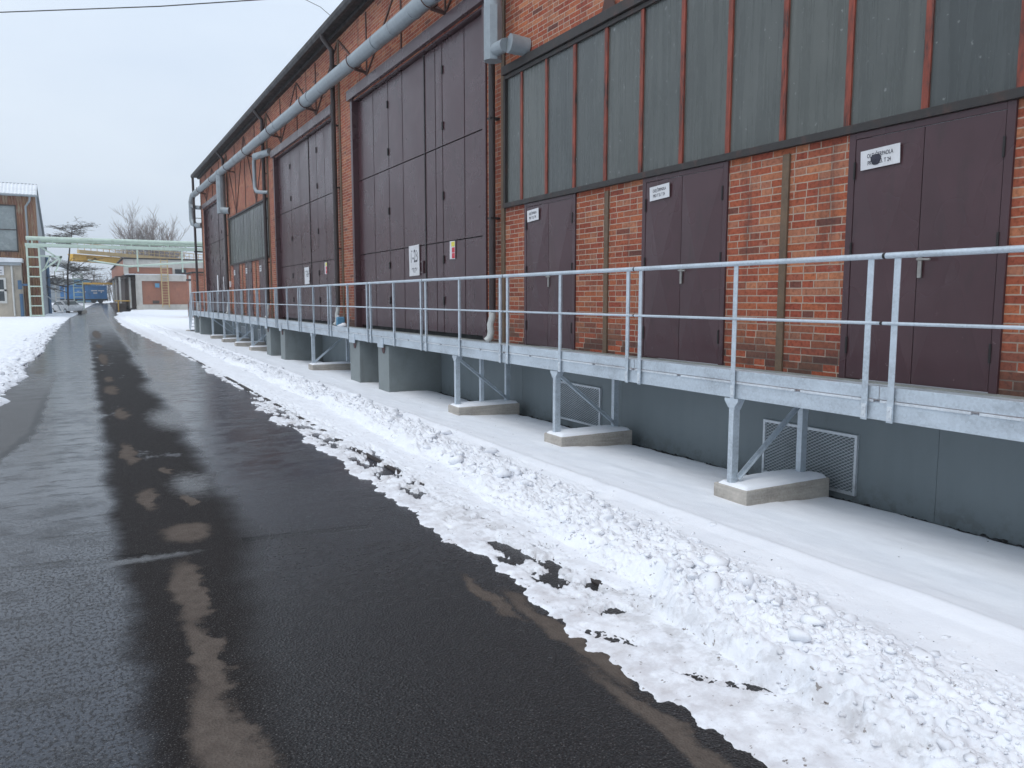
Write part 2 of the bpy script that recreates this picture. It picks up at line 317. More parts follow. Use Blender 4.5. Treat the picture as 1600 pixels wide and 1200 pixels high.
M = {}
def mats():
    M['galv'] = mat_galv(); M['galv_lt'] = mat_galv('bright galvanised strip', (.62,.66,.69), .5)
    M['duct'] = paint('weathered zinc duct cladding', (.28,.315,.335), .45, .3, .2, 1.5, .1, dirt=(.17,.15,.13), dirt_amt=.35)
    M['brick'] = mat_brick(tint=1.1); M['gate'] = mat_gate(); M['glass'] = mat_glass(); M['rust'] = mat_rustpaint(); M['plinth'] = mat_plinth()
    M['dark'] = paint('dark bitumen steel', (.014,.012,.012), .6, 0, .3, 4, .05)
    M['pipe'] = paint('dark brown downpipe paint', (.035,.024,.023), .45, 0, .3, 5, .05)
    M['steel'] = paint('brown primed steel', (.125,.082,.05), .65, 0, .35, 4, .1, dirt=(.05,.035,.028))
    M['bracing'] = paint('rusted bracing bar', (.075,.035,.027), .75, 0, .35, 5, .1)
    M['frame'] = paint('blackened window frame', (.028,.024,.022), .6, 0, .4, 6, .1, dirt=(.09,.04,.028))
    M['pier'] = paint('grey painted pier', (.20,.225,.225), .7, 0, .12, 2.5, .12, dirt=(.12,.12,.115), dirt_amt=.3)
    M['foot'] = mat_concrete('board marked concrete', (.40,.37,.33)); M['ledge'] = mat_concrete('concrete ledge', (.20,.21,.20))
    M['snow'] = mat_snow(); M['asphalt'] = mat_asphalt()
    M['black'] = paint('black rubber', (.015,.015,.015), .6, 0, .2, 4, 0)
    M['white'] = paint('white paper', (.62,.62,.63), .7, 0, .08, 9, .05, dirt=(.45,.43,.40), dirt_amt=.3)
    M['ink'] = paint('black ink', (.03,.03,.045), .7, 0, .2, 9, 0)
    M['red'] = paint('red print', (.50,.02,.04), .5, 0, .1, 9, 0); M['yel'] = paint('yellow print', (.62,.55,.06), .5, 0, .1, 9, 0)
    M['pvc'] = paint('pale flexible spout', (.52,.53,.51), .4, .1, .15, 6, .1)
    M['handle'] = paint('worn door furniture', (.32,.31,.29), .4, .5, .2, 20, 0)
    M['rustplate'] = paint('rust brown plate', (.10,.05,.05), .7, 0, .3, 8, .1)
    M['rail'] = paint('wet rusty rail', (.030,.022,.019), .6, .2, .4, 8, .2)
    M['gravel'] = paint('dark wet gravel', (.03,.03,.031), .6, 0, .6, 14, .4)
    M['blue'] = paint('blue wagon paint', (.035,.19,.44), .5, 0, .15, 2, .05, dirt=(.06,.09,.15))
    M['bluedark'] = paint('dark blue steel paint', (.045,.11,.20), .6, 0, .2, 2, .05)
    M['bluepale'] = paint('pale blue paint', (.10,.27,.42), .5, 0, .15, 2, .05)
    M['green'] = paint('pale green bridge paint', (.50,.60,.51), .55, 0, .12, 2, .05, dirt=(.30,.36,.27))
    M['yellow'] = paint('crane yellow paint', (.62,.36,.045), .55, 0, .15, 2, .05, dirt=(.40,.25,.08))
    M['tan'] = paint('faded ochre paint', (.48,.36,.18), .65, 0, .2, 1, .05)
    M['plaster'] = paint('stained cream plaster', (.42,.37,.30), .9, 0, .15, 1.5, .1, dirt=(.25,.22,.18))
    M['concrete2'] = paint('pale concrete frame', (.50,.48,.44), .9, 0, .15, 1.2, .1, dirt=(.28,.26,.22))
    M['timber'] = paint('dark weathered boarding', (.07,.05,.042), .8, 0, .35, 2, .1)
    M['rustsheet'] = mat_rustsheet(); M['greysheet'] = paint('grey metal cladding', (.26,.29,.31), .6, .1, .12, 1.5, .05)
    M['roofsnow'] = paint('snow dusted roof sheet', (.70,.72,.74), .7, 0, .1, 1, .1, dirt=(.48,.49,.50))
    M['brick2'] = paint('orange red far brick', (.33,.145,.095), .9, 0, .16, 1.6, .1, dirt=(.24,.10,.075), dirt_amt=.5)
    M['darkglass'] = paint('dark window glass', (.035,.045,.05), .15, 0, .2, 2, .02)
    M['milky'] = paint('milky shed glass', (.23,.26,.26), .25, 0, .3, .5, .05)
    M['wood'] = paint('white window timber', (.52,.52,.49), .7, 0, .12, 3, .05)
    M['bark'] = paint('dark bark', (.045,.034,.028), .9, 0, .3, 5, .2)
    M['twig'] = paint('hazed grey brown twigs', (.24,.20,.18), .9, 0, .25, 3, 0)  # twigs lightened so the colour itself carries distance haze
    M['needle'] = paint('dark winter needles', (.055,.048,.038), .9, 0, .35, 3, 0)
    M['carpaint'] = paint('silver car paint', (.55,.56,.57), .3, .2, .05, 2, 0)
    M['farwood'] = paint('bare far wood', (.16,.145,.135), .95, 0, .25, .6, 0)
mats()

# ------------------------------------------------------------------ terrain
def T(y): return float(sst(95, 150, y))
def Tn(y): return sst(95, 150, y)

def hash2(ix, iy, k=0):
    n = (ix.astype(np.int64)*374761393 + iy.astype(np.int64)*668265263 + k*974711) & 0x7fffffff
    n = ((n ^ (n >> 13)) * 1274126177) & 0x7fffffff
    n = ((n ^ (n >> 16)) * 2246822519) & 0x7fffffff
    return (n & 0xffffff) / float(0xffffff)
def vnoise(x, y, k=0):
    ix = np.floor(x); iy = np.floor(y); fx = x-ix; fy = y-iy; fx = fx*fx*(3-2*fx); fy = fy*fy*(3-2*fy)
    a = hash2(ix, iy, k); b = hash2(ix+1, iy, k); c = hash2(ix, iy+1, k); d = hash2(ix+1, iy+1, k)
    return (a*(1-fx)+b*fx)*(1-fy) + (c*(1-fx)+d*fx)*fy
def fbm(x, y, o=5, k=0, g=.5):
    s = 0; a = 1; t = 0
    for i in range(o): s = s + a*vnoise(x*2**i+17*i, y*2**i-9*i, k+i); t += a; a *= g
    return s/t
def worley(x, y, k=0):
    ix = np.floor(x); iy = np.floor(y); best = np.full(x.shape, 9.)
    for dx in (-1,0,1):
        for dy in (-1,0,1):
            cx = ix+dx; cy = iy+dy
            px = cx + hash2(cx, cy, k); py = cy + hash2(cx, cy, k+50)
            best = np.minimum(best, (px-x)**2 + (py-y)**2)
    return np.sqrt(best)

def grid_mesh(name, X, Y, Z, mat, **kw):
    ny, nx = X.shape
    co = np.stack([X, Y, Z], -1).reshape(-1, 3).astype(np.float32)
    i = np.arange(ny*nx).reshape(ny, nx)
    q = np.stack([i[:-1,:-1], i[:-1,1:], i[1:,1:], i[1:,:-1]], -1).reshape(-1, 4).astype(np.int32)
    me = bpy.data.meshes.new(name); me.vertices.add(len(co)); me.vertices.foreach_set('co', co.ravel())
    me.loops.add(q.size); me.loops.foreach_set('vertex_index', q.ravel())
    me.polygons.add(len(q)); me.polygons.foreach_set('loop_start', np.arange(0, q.size, 4, dtype=np.int32)); me.polygons.foreach_set('loop_total', np.full(len(q), 4, np.int32))
    me.update(calc_edges=True); me.validate()
    return link(name, me, mat, smooth='all')

# big ground sheet: snow to the horizon, sunk a little below the road and the loading strip
xs = np.unique(np.concatenate([np.linspace(-450,-60,12), np.linspace(-60,-4,16), np.linspace(-4,9,40), np.linspace(9,60,18), np.linspace(60,450,12)]))
ys = np.unique(np.concatenate([np.linspace(-60,-4,8), np.linspace(-4,60,50), np.linspace(60,170,56), np.linspace(170,450,14)]))
GX, GY = np.meshgrid(xs, ys)
GZ = Tn(GY) - .05 - .24*sst(2.7, 4.2, GX)*sst(13, 10, GX)*sst(62, 52, GY)
far = sst(58, 70, GY)
GZ += far*.10*sst(3.5, 6, GX) + far*.25*np.exp(-((GX-7)/3.2)**2 - ((GY-100)/6)**2)*1.6
GZ -= .12*sst(-3., -1.6, GX)*sst(6, 4.4, GX)
tag(grid_mesh('ground', GX, GY, GZ, M['snow']), kind='structure')

# road: follows a gentle curve far off
RYS = np.array([-6, 0, 3, 6, 7, 10, 14, 25, 35, 58, 85, 102, 115, 135, 150]); RR = np.array([2.2,2.2,2.22,2.25,2.3,2.38,2.48,2.7,2.5,2.1,2.5,3.9,5.2,6.5,7.2])
RL = np.array([-1.3,-1.3,-1.3,-1.3,-1.3,-1.3,-1.31,-1.28,-1.33,-1.4,-1.1,-.5,.2,1.6,2.4])
ry = np.unique(np.concatenate([np.linspace(-6, 60, 120), np.linspace(60, 150, 70)]))
cr = np.interp(ry, RYS, RR); cl_ = np.interp(ry, RYS, RL)
tt = np.linspace(0, 1, 14)
lx = np.where(ry < 95, -2.2, cl_-.4); rx = np.where(ry < 60, 3.3, cr+.5)
AX = lx[:,None] + (rx-lx)[:,None]*tt[None,:]; AY = np.repeat(ry[:,None], 14, 1); AZ = Tn(AY) + 0*AX
tag(grid_mesh('road', AX, AY, AZ, M['asphalt']), kind='structure')

# ploughed snow on the right, between the road and the hall
def snow_right(X, Y):
    e = np.interp(Y, RYS, RR) + .26*(fbm(Y*.9, Y*0+3, 4, 11)-.5) + .24*(fbm(X*2.5, Y*2.5, 4, 12)-.5) + .16*(fbm(X*9, Y*9, 4, 13, .6)-.5)
    r0 = np.interp(Y, [0,2,2.6,3.8,5.7,8.5,12,20,60], [2.6,2.62,2.72,2.88,3.02,3.25,3.38,3.42,3.3]) + .22*(fbm(Y*1.1, Y*0+8, 4, 21)-.5)
    r1 = np.interp(Y, [0,2,3.4,5,9,20,60], [3.5,3.58,3.72,3.95,4.1,4.2,4.1]) + .25*(fbm(Y*1.4, Y*0+5, 4, 22)-.5)
    dist = np.maximum(Y, 1.)
    near = sst(40, 8, Y)
    thin = sst(0, .5, X-e)*.012 + sst(0, .05, X-e)*(.004 + .020*fbm(X*6, Y*6, 4, 31)*sst(0,.3,X-e) + .012*fbm(X*24, Y*24, 3, 33) + .016*sst(.3, .8, fbm(X*2, Y*2, 3, 32))*sst(.1,.6,X-e))
    h = -.02 + sst(-.01, .03, X-e)*.0195 + thin
    # bare patches along the rail groove
    g = np.exp(-((X-2.62-.12*(fbm(Y*.8, Y*0, 3, 41)-.5)*2)/.17)**2)
    bare = sst(.53, .58, fbm(X*9, Y*4.2, 6, 42, .66) + .20*(g-.55)*2*.55)*sst(.12, .5, g)*sst(.34, .5, fbm(Y*.55, Y*0, 2, 48)+.16)
    bare = np.maximum(bare, .9*sst(.61, .645, fbm(X*12, Y*7, 6, 46, .66))*sst(.04, .3, X-e)*sst(3.1, 2.8, X))
    bare = bare*sst(21, 12, Y)*sst(3.2, 3.6, Y)
    gro = sst(.06, .035, np.abs(X-2.765)) * sst(9.2, 9.8, Y)*sst(18.6, 17.4, Y) * sst(.36, .5, fbm(Y*1.6, Y*0, 3, 77))
    # shoe prints
    for (cx, cy, a, L, W) in [(2.36,3.17,-1.15,.20,.055),(2.60,2.42,-.88,.26,.055),(2.47,2.62,-.9,.12,.05)]:
        dx = X-cx; dy = Y-cy; u = dx*math.cos(a)+dy*math.sin(a); v = -dx*math.sin(a)+dy*math.cos(a)
        m = sst(1.2, .8, np.sqrt((u/L)**2+(v/W)**2) + .5*(fbm(X*40, Y*40, 3, 44)-.5)); h = h*(1-m) + m*(-.016+.030*fbm(X*45, Y*45, 3, 45))
    h = h*(1-bare) + bare*(-.03); h = h*(1-gro) + gro*(-.03)
    # ridge
    t = (X-r0)/np.maximum(r1-r0, .2); tw = t + .42*(fbm(X*1.7, Y*1.7, 3, 55)-.5) + .16*(fbm(X*7, Y*7, 3, 50)-.5); prof = sst(-.04, .17, tw)*sst(1.08, .5, tw)
    lump = 1 - np.clip(worley(X*10, Y*10, 51), 0, 1); lump2 = 1 - np.clip(worley(X*23, Y*23, 52), 0, 1); lump3 = 1 - np.clip(worley(X*34, Y*34, 53), 0, 1)
    hr = .022 + .08*sst(.3, .7, fbm(Y*.9, X*.6, 4, 54))
    crumb = fbm(X*22, Y*22, 4, 58, .6)-.5; chunk = np.abs(fbm(X*9, Y*9, 3, 59)-.5)
    rid = prof*(hr + (.38+.8*fbm(X*1.2, Y*1.2, 3, 56))*(.055*(lump-.4) + .042*(lump2-.4)*near + .022*(lump3-.4)*near + .05*crumb*near + .05*(chunk-.12)*near))
    scat = sst(.5, .75, fbm(X*3, Y*3, 3, 57))*sst(-.25, .05, t)*sst(1.35, 1.0, t)
    rid += scat*near*(.05*np.maximum(lump2-.55, 0) + .02*np.maximum(crumb, 0))
    # undisturbed field falling to the wall, crease over the buried second rail
    k = sst(.7, 1.05, t)
    field = np.interp(X, [3.2,3.9,4.1,4.24,4.34,4.6,5.2,5.8,6.2,6.35,6.5], [.02,.02,.03,.058,.030,-.01,-.085,-.11,-.13,-.14,-.15]) + .055*(fbm(X*1.5, Y*.6, 4, 61)-.5) + .012*(fbm(X*6, Y*3, 3, 62)-.5)
    edge = sst(6.31, 6.41, X + .20*(fbm(Y*2.6, X*2.6, 5, 63, .6)-.5)); field = field*(1-edge) + edge*(-.32)
    fl = sst(50.6, 56, Y); field = field*(1-fl) + fl*(.06 + .06*fbm(X*.5, Y*.5, 4, 64))
    z = np.where(X > r0, np.maximum(h*(1-k), -.02)*(1-k) + field*k + rid, h)
    return z + Tn(Y)
yy = [-1.2]
while yy[-1] < 104: yy.append(yy[-1] + max(.0135, .0046*max(yy[-1],.1) if yy[-1] < 30 else .012*yy[-1]))
yy = np.array(yy)
xx = np.concatenate([np.linspace(1.75, 4.1, 200), np.linspace(4.115, 6.495, 90)])
X, Y = np.meshgrid(xx, yy)
dxr = np.interp(Y, RYS, RR) - 2.3; X = X + np.where(Y > 50, dxr*sst(50, 60, Y)*sst(6.5, 3.5, X), np.minimum(dxr, 0)*sst(3.5, 2.5, X)*sst(25, 50, Y))
Z = snow_right(X, Y)
o = grid_mesh('snow_field', X, Y, Z, M['snow']); tag(o, kind='structure')

# left bank
def snow_left(X, Y):
    e = np.interp(Y, RYS, RL) + .3*(fbm(Y*.7, Y*0+3, 4, 81)-.5) + .25*(fbm(X*2, Y*2, 4, 82)-.5)
    t = e - X
    h = -.04 + sst(0, .1, t)*.06 + sst(.05, .5, t)*.12*fbm(X*1.2, Y*1.2, 4, 83) + sst(.3, 1.5, t)*.05
    lump = 1 - np.clip(worley(X*5, Y*5, 84), 0, 1); h += sst(0, .2, t)*sst(2.2, .4, t)*.11*(lump-.35)*sst(60, 15, Y)
    return h + Tn(Y) + .05*sst(1, 5, t)*fbm(X*.6, Y*.6, 4, 85)
yl = [6.]
while yl[-1] < 112: yl.append(yl[-1] + max(.04, .006*yl[-1]))
xl = np.concatenate([np.linspace(-9, -3.2, 50), np.linspace(-3.1, -.7, 90)])
X2, Y2 = np.meshgrid(xl, np.array(yl)); sh = np.interp(Y2, RYS, RL)+1.3; X2 = X2 + sh*sst(-6, -2, X2)
tag(grid_mesh('snow_bank', X2, Y2, snow_left(X2, Y2), M['snow']), kind='structure')

# loose clods of ploughed snow
import bmesh
bm = bmesh.new(); bmesh.ops.create_icosphere(bm, subdivisions=2, radius=1); bm.verts.ensure_lookup_table()
IV2 = np.array([v.co[:] for v in bm.verts]); IF2 = np.array([[v.index for v in f.verts] for f in bm.faces]); bm.free()
bm = bmesh.new(); bmesh.ops.create_icosphere(bm, subdivisions=1, radius=1); bm.verts.ensure_lookup_table()
IV1 = np.array([v.co[:] for v in bm.verts]); IF1 = np.array([[v.index for v in f.verts] for f in bm.faces]); bm.free()
def clods(name, pts, sizes, mat, hi):
    vs = []; fs = []; o = 0
    for (p, s) in zip(pts, sizes):
        IV, IF = (IV2, IF2) if s > hi else (IV1, IF1)
        d = RNG.normal(size=(9,3)); d /= np.linalg.norm(d, axis=1)[:,None]
        v = IV.copy(); r = np.ones(len(v))
        for j in range(9):                                   # knock flats off the ball
            dot = v @ d[j]; cut = RNG.uniform(.38, .9); r = np.minimum(r, np.where(dot > 1e-3, cut/np.maximum(dot, 1e-3), 9))
        r = r*(1 + RNG.normal(size=len(v))*.09)
        v = v*r[:,None]*np.array([RNG.uniform(.75,1.6), RNG.uniform(.75,1.5), RNG.uniform(.55,.95)])*s
        a = RNG.uniform(0, 2*PI); c, si = math.cos(a), math.sin(a); v = v @ np.array([[c,-si,0],[si,c,0],[0,0,1]])
        vs.append(v+p); fs.append(IF+o); o += len(v)
    V = np.concatenate(vs).astype(np.float32); F = np.concatenate(fs).astype(np.int32)
    me = bpy.data.meshes.new(name); me.vertices.add(len(V)); me.vertices.foreach_set('co', V.ravel()); me.loops.add(F.size); me.loops.foreach_set('vertex_index', F.ravel())
    me.polygons.add(len(F)); me.polygons.foreach_set('loop_start', np.arange(0, F.size, 3, dtype=np.int32)); me.polygons.foreach_set('loop_total', np.full(len(F), 3, np.int32))
    me.update(calc_edges=True)
    return link(name, me, mat, smooth='all')
N = 4200
u = RNG.uniform(0, 1, N); cy = 1.2*np.exp(u*math.log(34/1.2))
r0 = np.interp(cy, [0,2,2.6,3.8,5.7,8.5,12,20,60], [2.6,2.62,2.72,2.88,3.02,3.25,3.38,3.42,3.3]); r1 = np.interp(cy, [0,2,3.4,5,9,20,60], [3.5,3.58,3.72,3.95,4.1,4.2,4.1])
tq = np.clip(RNG.normal(.58, .30, N), -.25, 1.5); cx = r0 + (r1-r0)*tq
sz = np.clip(RNG.lognormal(math.log(.0095), .62, N), .004, .05)*np.where((tq < 0)|(tq > 1.05), .75, 1.)*np.interp(cy, [1.2,6,34], [1.,1.25,2.0])
bg_ = RNG.choice(N, 46, replace=False); cy[bg_] = RNG.uniform(1.5, 13, 46); r0 = np.interp(cy, [0,2,2.6,3.8,5.7,8.5,12,20,60], [2.6,2.62,2.72,2.88,3.02,3.25,3.38,3.42,3.3]); r1 = np.interp(cy, [0,2,3.4,5,9,20,60], [3.5,3.58,3.72,3.95,4.1,4.2,4.1])
cx[bg_] = (r0 + (r1-r0)*RNG.uniform(.25, 1.0, N))[bg_]; sz[bg_] = RNG.uniform(.045, .085, 46)
cz = snow_right(cx, cy) + sz*RNG.uniform(-.25, .3, N)
o = clods('snow_clods', np.stack([cx, cy, cz], 1), sz, M['snow'], .022)
tag(o, 'loose lumps of ploughed snow heaped beside the wet road', 'snow', kind='stuff')
N = 420
cy = RNG.uniform(9, 60, N); cx = np.interp(cy, RYS, RL) - np.abs(RNG.normal(0, .35, N)); sz = np.clip(RNG.lognormal(math.log(.035), .4, N), .015, .1)
o = clods('snow_clods', np.stack([cx, cy, snow_left(cx, cy)+sz*.2], 1), sz, M['snow'], .05)
tag(o, 'loose lumps of snow along the left edge of the road', 'snow', kind='stuff')

N = 90
dx_ = RNG.uniform(2.5, 6.2, N); dy_ = RNG.uniform(1.6, 16, N); ds = RNG.uniform(.003, .007, N)
tag(clods('debris', np.stack([dx_, dy_, snow_right(dx_, dy_)+.002], 1), ds, M['gravel'], 9.), 'scattered dark bits of grit and leaf litter lying on the snow', 'debris', kind='stuff')

# dark gravel drain strip at the foot of the hall
N = 1500
gy = RNG.uniform(2.2, 24, N); gx = RNG.uniform(6.26, 6.48, N); gs = np.clip(RNG.lognormal(math.log(.017), .35, N), .008, .04)
tag(MB().box(6.15, 6.495, -6, 50.4, -.6, -.185).build('gravel_strip', M['gravel']), kind='structure')
tag(clods('gravel', np.stack([gx, gy, np.full(N, -.178)], 1), gs, M['gravel'], 1.), 'dark wet gravel stones along the foot of the grey plinth', 'gravel', kind='stuff')

# rail showing through the snow
o = MB().box(2.735, 2.80, -4, 46, -.06, .013).build('track_rail', M['rail'], bevel=.006)
tag(o, 'rusty rail let into the asphalt, half buried by the ridge of snow', 'rail')

# ------------------------------------------------------------------ the brick hall
XF = 6.5; ZB = .98; ZT = 9.0; BAY = 9.55; B0 = 2.65
hall = empty('industrial_hall', (6.5, 26, 0), 'long red brick hall with tall maroon gates and a grey plinth', 'building')
gates = [(12.2, 7.70), (21.75, 7.70), (40.85, 7.70)]
def gy0(b): return b + .52
GZT = 6.98
WIN = [(2.65, 3.38, 5.55), (31.0, 3.42, 5.62)]
openings = []
for b, w in gates: openings.append((gy0(b), gy0(b)+w, ZB, GZT))
DO = [(.87, 2.38), (3.97, 5.50), (7.08, 8.60)]
for b, z0, z1 in WIN:
    openings.append((b+.20, b+9.30, z0-.03, z1))
    for a, c in DO: openings.append((b+a, b+c, ZB, z0-.03))
def wall_x(xf, xb, y0, y1, z0, z1, ops):
    m = MB(); ysn = sorted({y0, y1, *[o[0] for o in ops], *[o[1] for o in ops]}); zsn = sorted({z0, z1, *[o[2] for o in ops], *[o[3] for o in ops]})
    def hole(i, j):
        if i < 0 or j < 0 or i >= len(ysn)-1 or j >= len(zsn)-1: return None
        cy = (ysn[i]+ysn[i+1])/2; cz = (zsn[j]+zsn[j+1])/2
        return any(o[0] < cy < o[1] and o[2] < cz < o[3] for o in ops)
    for i in range(len(ysn)-1):
        for j in range(len(zsn)-1):
            if hole(i, j): continue
            a, b, c, d = ysn[i], ysn[i+1], zsn[j], zsn[j+1]
            m.add([(xf,a,c),(xf,a,d),(xf,b,d),(xf,b,c)], [(0,1,2,3)]); m.add([(xb,a,c),(xb,b,c),(xb,b,d),(xb,a,d)], [(0,1,2,3)])
            for (di, dj, q) in [(-1,0,[(xf,a,c),(xb,a,c),(xb,a,d),(xf,a,d)]),(1,0,[(xf,b,c),(xf,b,d),(xb,b,d),(xb,b,c)]),(0,-1,[(xf,a,c),(xf,b,c),(xb,b,c),(xb,a,c)]),(0,1,[(xf,a,d),(xb,a,d),(xb,b,d),(xf,b,d)])]:
                if hole(i+di, j+dj) is not False: m.add(q, [(0,1,2,3)])
    idx = {}; nv = []; mp = []
    for v in m.v:
        k = tuple(round(c, 4) for c in v)
        if k not in idx: idx[k] = len(nv); nv.append(v)
        mp.append(idx[k])
    m.v = nv; m.f = [tuple(mp[i] for i in f) for f in m.f]
    return m
YN, YF = -6., 50.4
wall_x(XF, XF+.3, YN, YF, ZB, ZT, openings).build('wall', M['brick'], hall, fix=False)
for a in (YF-.3, YN): MB().box(XF+.3, 24, a, a+.3, ZB, 9.0).build('end_wall', M['brick'], hall)
pl = MB()
jt = [YN, .85, 3.99, 8.55, 11.35, 14.2, 18.6, 22.9, 27.6, 31.2, 35.6, 40.2, 45., YF]
for a, b in zip(jt[:-1], jt[1:]): pl.box(XF, XF+.3, a+.0015, b-.0015, -.7, ZB)
pl.box(XF+.3, 24, YF-.3, YF, -.7, ZB)
pl.build('plinth', M['plinth'], hall, bevel=.002)
MB().box(XF-.0, XF+.0, 0, 0, 0, 0)
# roof, eave, gutter
rf = MB(); rf.prism([(6.19, 9.06), (6.19, 9.14), (15, 10.6), (24, 9.17), (24, 9.0), (6.21, 9.0)], 'y', YN, YF+.25)
rf.build('roof', M['dark'], hall)
gu = MB(); gu.prism([(x+.205, z) for x, z in [(5.86, 9.06), (5.86, 9.16), (5.84, 9.16), (5.83, 9.04), (5.87, 8.96), (5.96, 8.96), (5.979, 9.03), (5.979, 9.06), (5.95, 9.0), (5.89, 9.0)]], 'y', YN, YF+.3)
gu.build('gutter', M['dark'], hall)
MB().box(6.36, 6.499, YN, YF+.02, 8.90, 8.995).build('eave_beam', M['dark'], hall)
# steel columns and bracing set in the brickwork
for k in range(-1, 6):
    y = 12.0 + (k-1)*BAY
    if y < YN: continue
    z0 = ZB
    MB().box(6.47, 6.499, y-.06, y+.06, z0, 8.84).build('column', M['steel'], hall, bevel=.004)
for b, z0, z1 in WIN:
    for dy in (3.14, 6.30): MB().box(6.472, 6.499, b+dy-.045, b+dy+.045, ZB+.02, z0-.09).build('column', M['steel'], hall, bevel=.004)
for k in range(0, 6):
    ya = 12.0 + (k-1)*BAY; isw = k in (0+0, 3) ; bayw = k in (1, 4)
    zb = 5.72 if k in (1-1+0+0,) else 7.3
MB().prism([(8.95-.16, 5.705), (8.95+.16, 5.705), (8.95+.07, 5.93), (8.95-.07, 5.93)], 'x', 6.465, 6.475).build('gusset', M['bracing'], hall)
for bi, (yb, kind) in enumerate([(2.45,'w'),(12.0,'g'),(21.55,'g'),(31.1,'w'),(40.65,'g')]):
    zb = 5.78 if kind == 'w' else 7.32; st = BAY/4; near_bay = yb < 10
    for j in (() if near_bay else (1,2,3)): MB().box(6.476, 6.499, yb+st*j-.03, yb+st*j+.03, zb, 8.84).build('bracing_post', M['bracing'], hall)
    for j in range(0 if near_bay else 4):
        ya, yc = yb+st*j, yb+st*(j+1)
        if j % 2 == 0: p, q = (ya+.1, 8.78), (yc-.06, zb+.05)
        else: p, q = (ya+.06, zb+.05), (yc-.1, 8.78)
        MB().bar((6.484, p[0], p[1]), (6.484, q[0], q[1]), .05, .024, (1,0,0)).build('bracing_bar', M['bracing'], hall)
    if kind == 'w':
        MB().box(6.42, 6.499, yb+.2, yb+9.5, 5.56 if yb < 10 else 5.63, 5.70).build('lintel', M['frame'], hall, bevel=.005)
        for j in (() if near_bay else (1, 3)): MB().prism([(yb+st*j-.16, 5.705), (yb+st*j+.16, 5.705), (yb+st*j+.07, 5.93), (yb+st*j-.07, 5.93)], 'x', 6.465, 6.475).build('gusset', M['bracing'], hall)

# windows: one band of tall panes over each set of small doors
for wi, (b, z0, z1) in enumerate(WIN):
    y0, y1 = b+.20, b+9.30; n = 12 if wi == 0 else 11
    fr = MB()
    fr.box(6.44, 6.60, y0, y1, z0-.03, z0+.05); fr.box(6.46, 6.60, y0, y1, z1-.06, z1)
    fr.box(6.45, 6.60, y0, y0+.07, z0+.05, z1-.06); fr.box(6.45, 6.60, y1-.07, y1, z0+.05, z1-.06)
    w = fr.build('window', M['frame'], hall, bevel=.004)
    y_edges = [y1-.07] + [11.36-.7855*k - 2.65 + b for k in range(12)]
    y_edges = [y for y in y_edges if y > y0+.25] + [y0+.07]
    mu = MB(); gl = MB(); gx_ = 6.51 if wi == 0 else 6.494
    for i, y in enumerate(y_edges[1:-1]):
        hw = .033 if wi == 0 else .022; mu.box(6.474 if wi == 0 else 6.480, 6.53, y-hw, y+hw, z0+.051, z1-.061)
    for i in range(len(y_edges)-1):
        a, c = y_edges[i+1]+.02, y_edges[i]-.02; tl = random.uniform(-.006, .006); t2 = random.uniform(-.004, .004)
        gl.add([(gx_+tl, a, z0+.05), (gx_+t2, c, z0+.05), (gx_-tl, c, z1-.06), (gx_-t2, a, z1-.06)], [(0,3,2,1)])
    mu.build('mullions', M['rust'] if wi == 0 else M['frame'], w, bevel=.003)
    o = gl.build('glass', M['glass'], w, fix=False)
    sol = o.modifiers.new('thickness', 'SOLIDIFY'); sol.thickness = .012; sol.offset = 1
    MB().box(6.56, 6.58, y0+.07, y1-.07, z0+.05, z1-.06).build('backing', M['dark'], w)

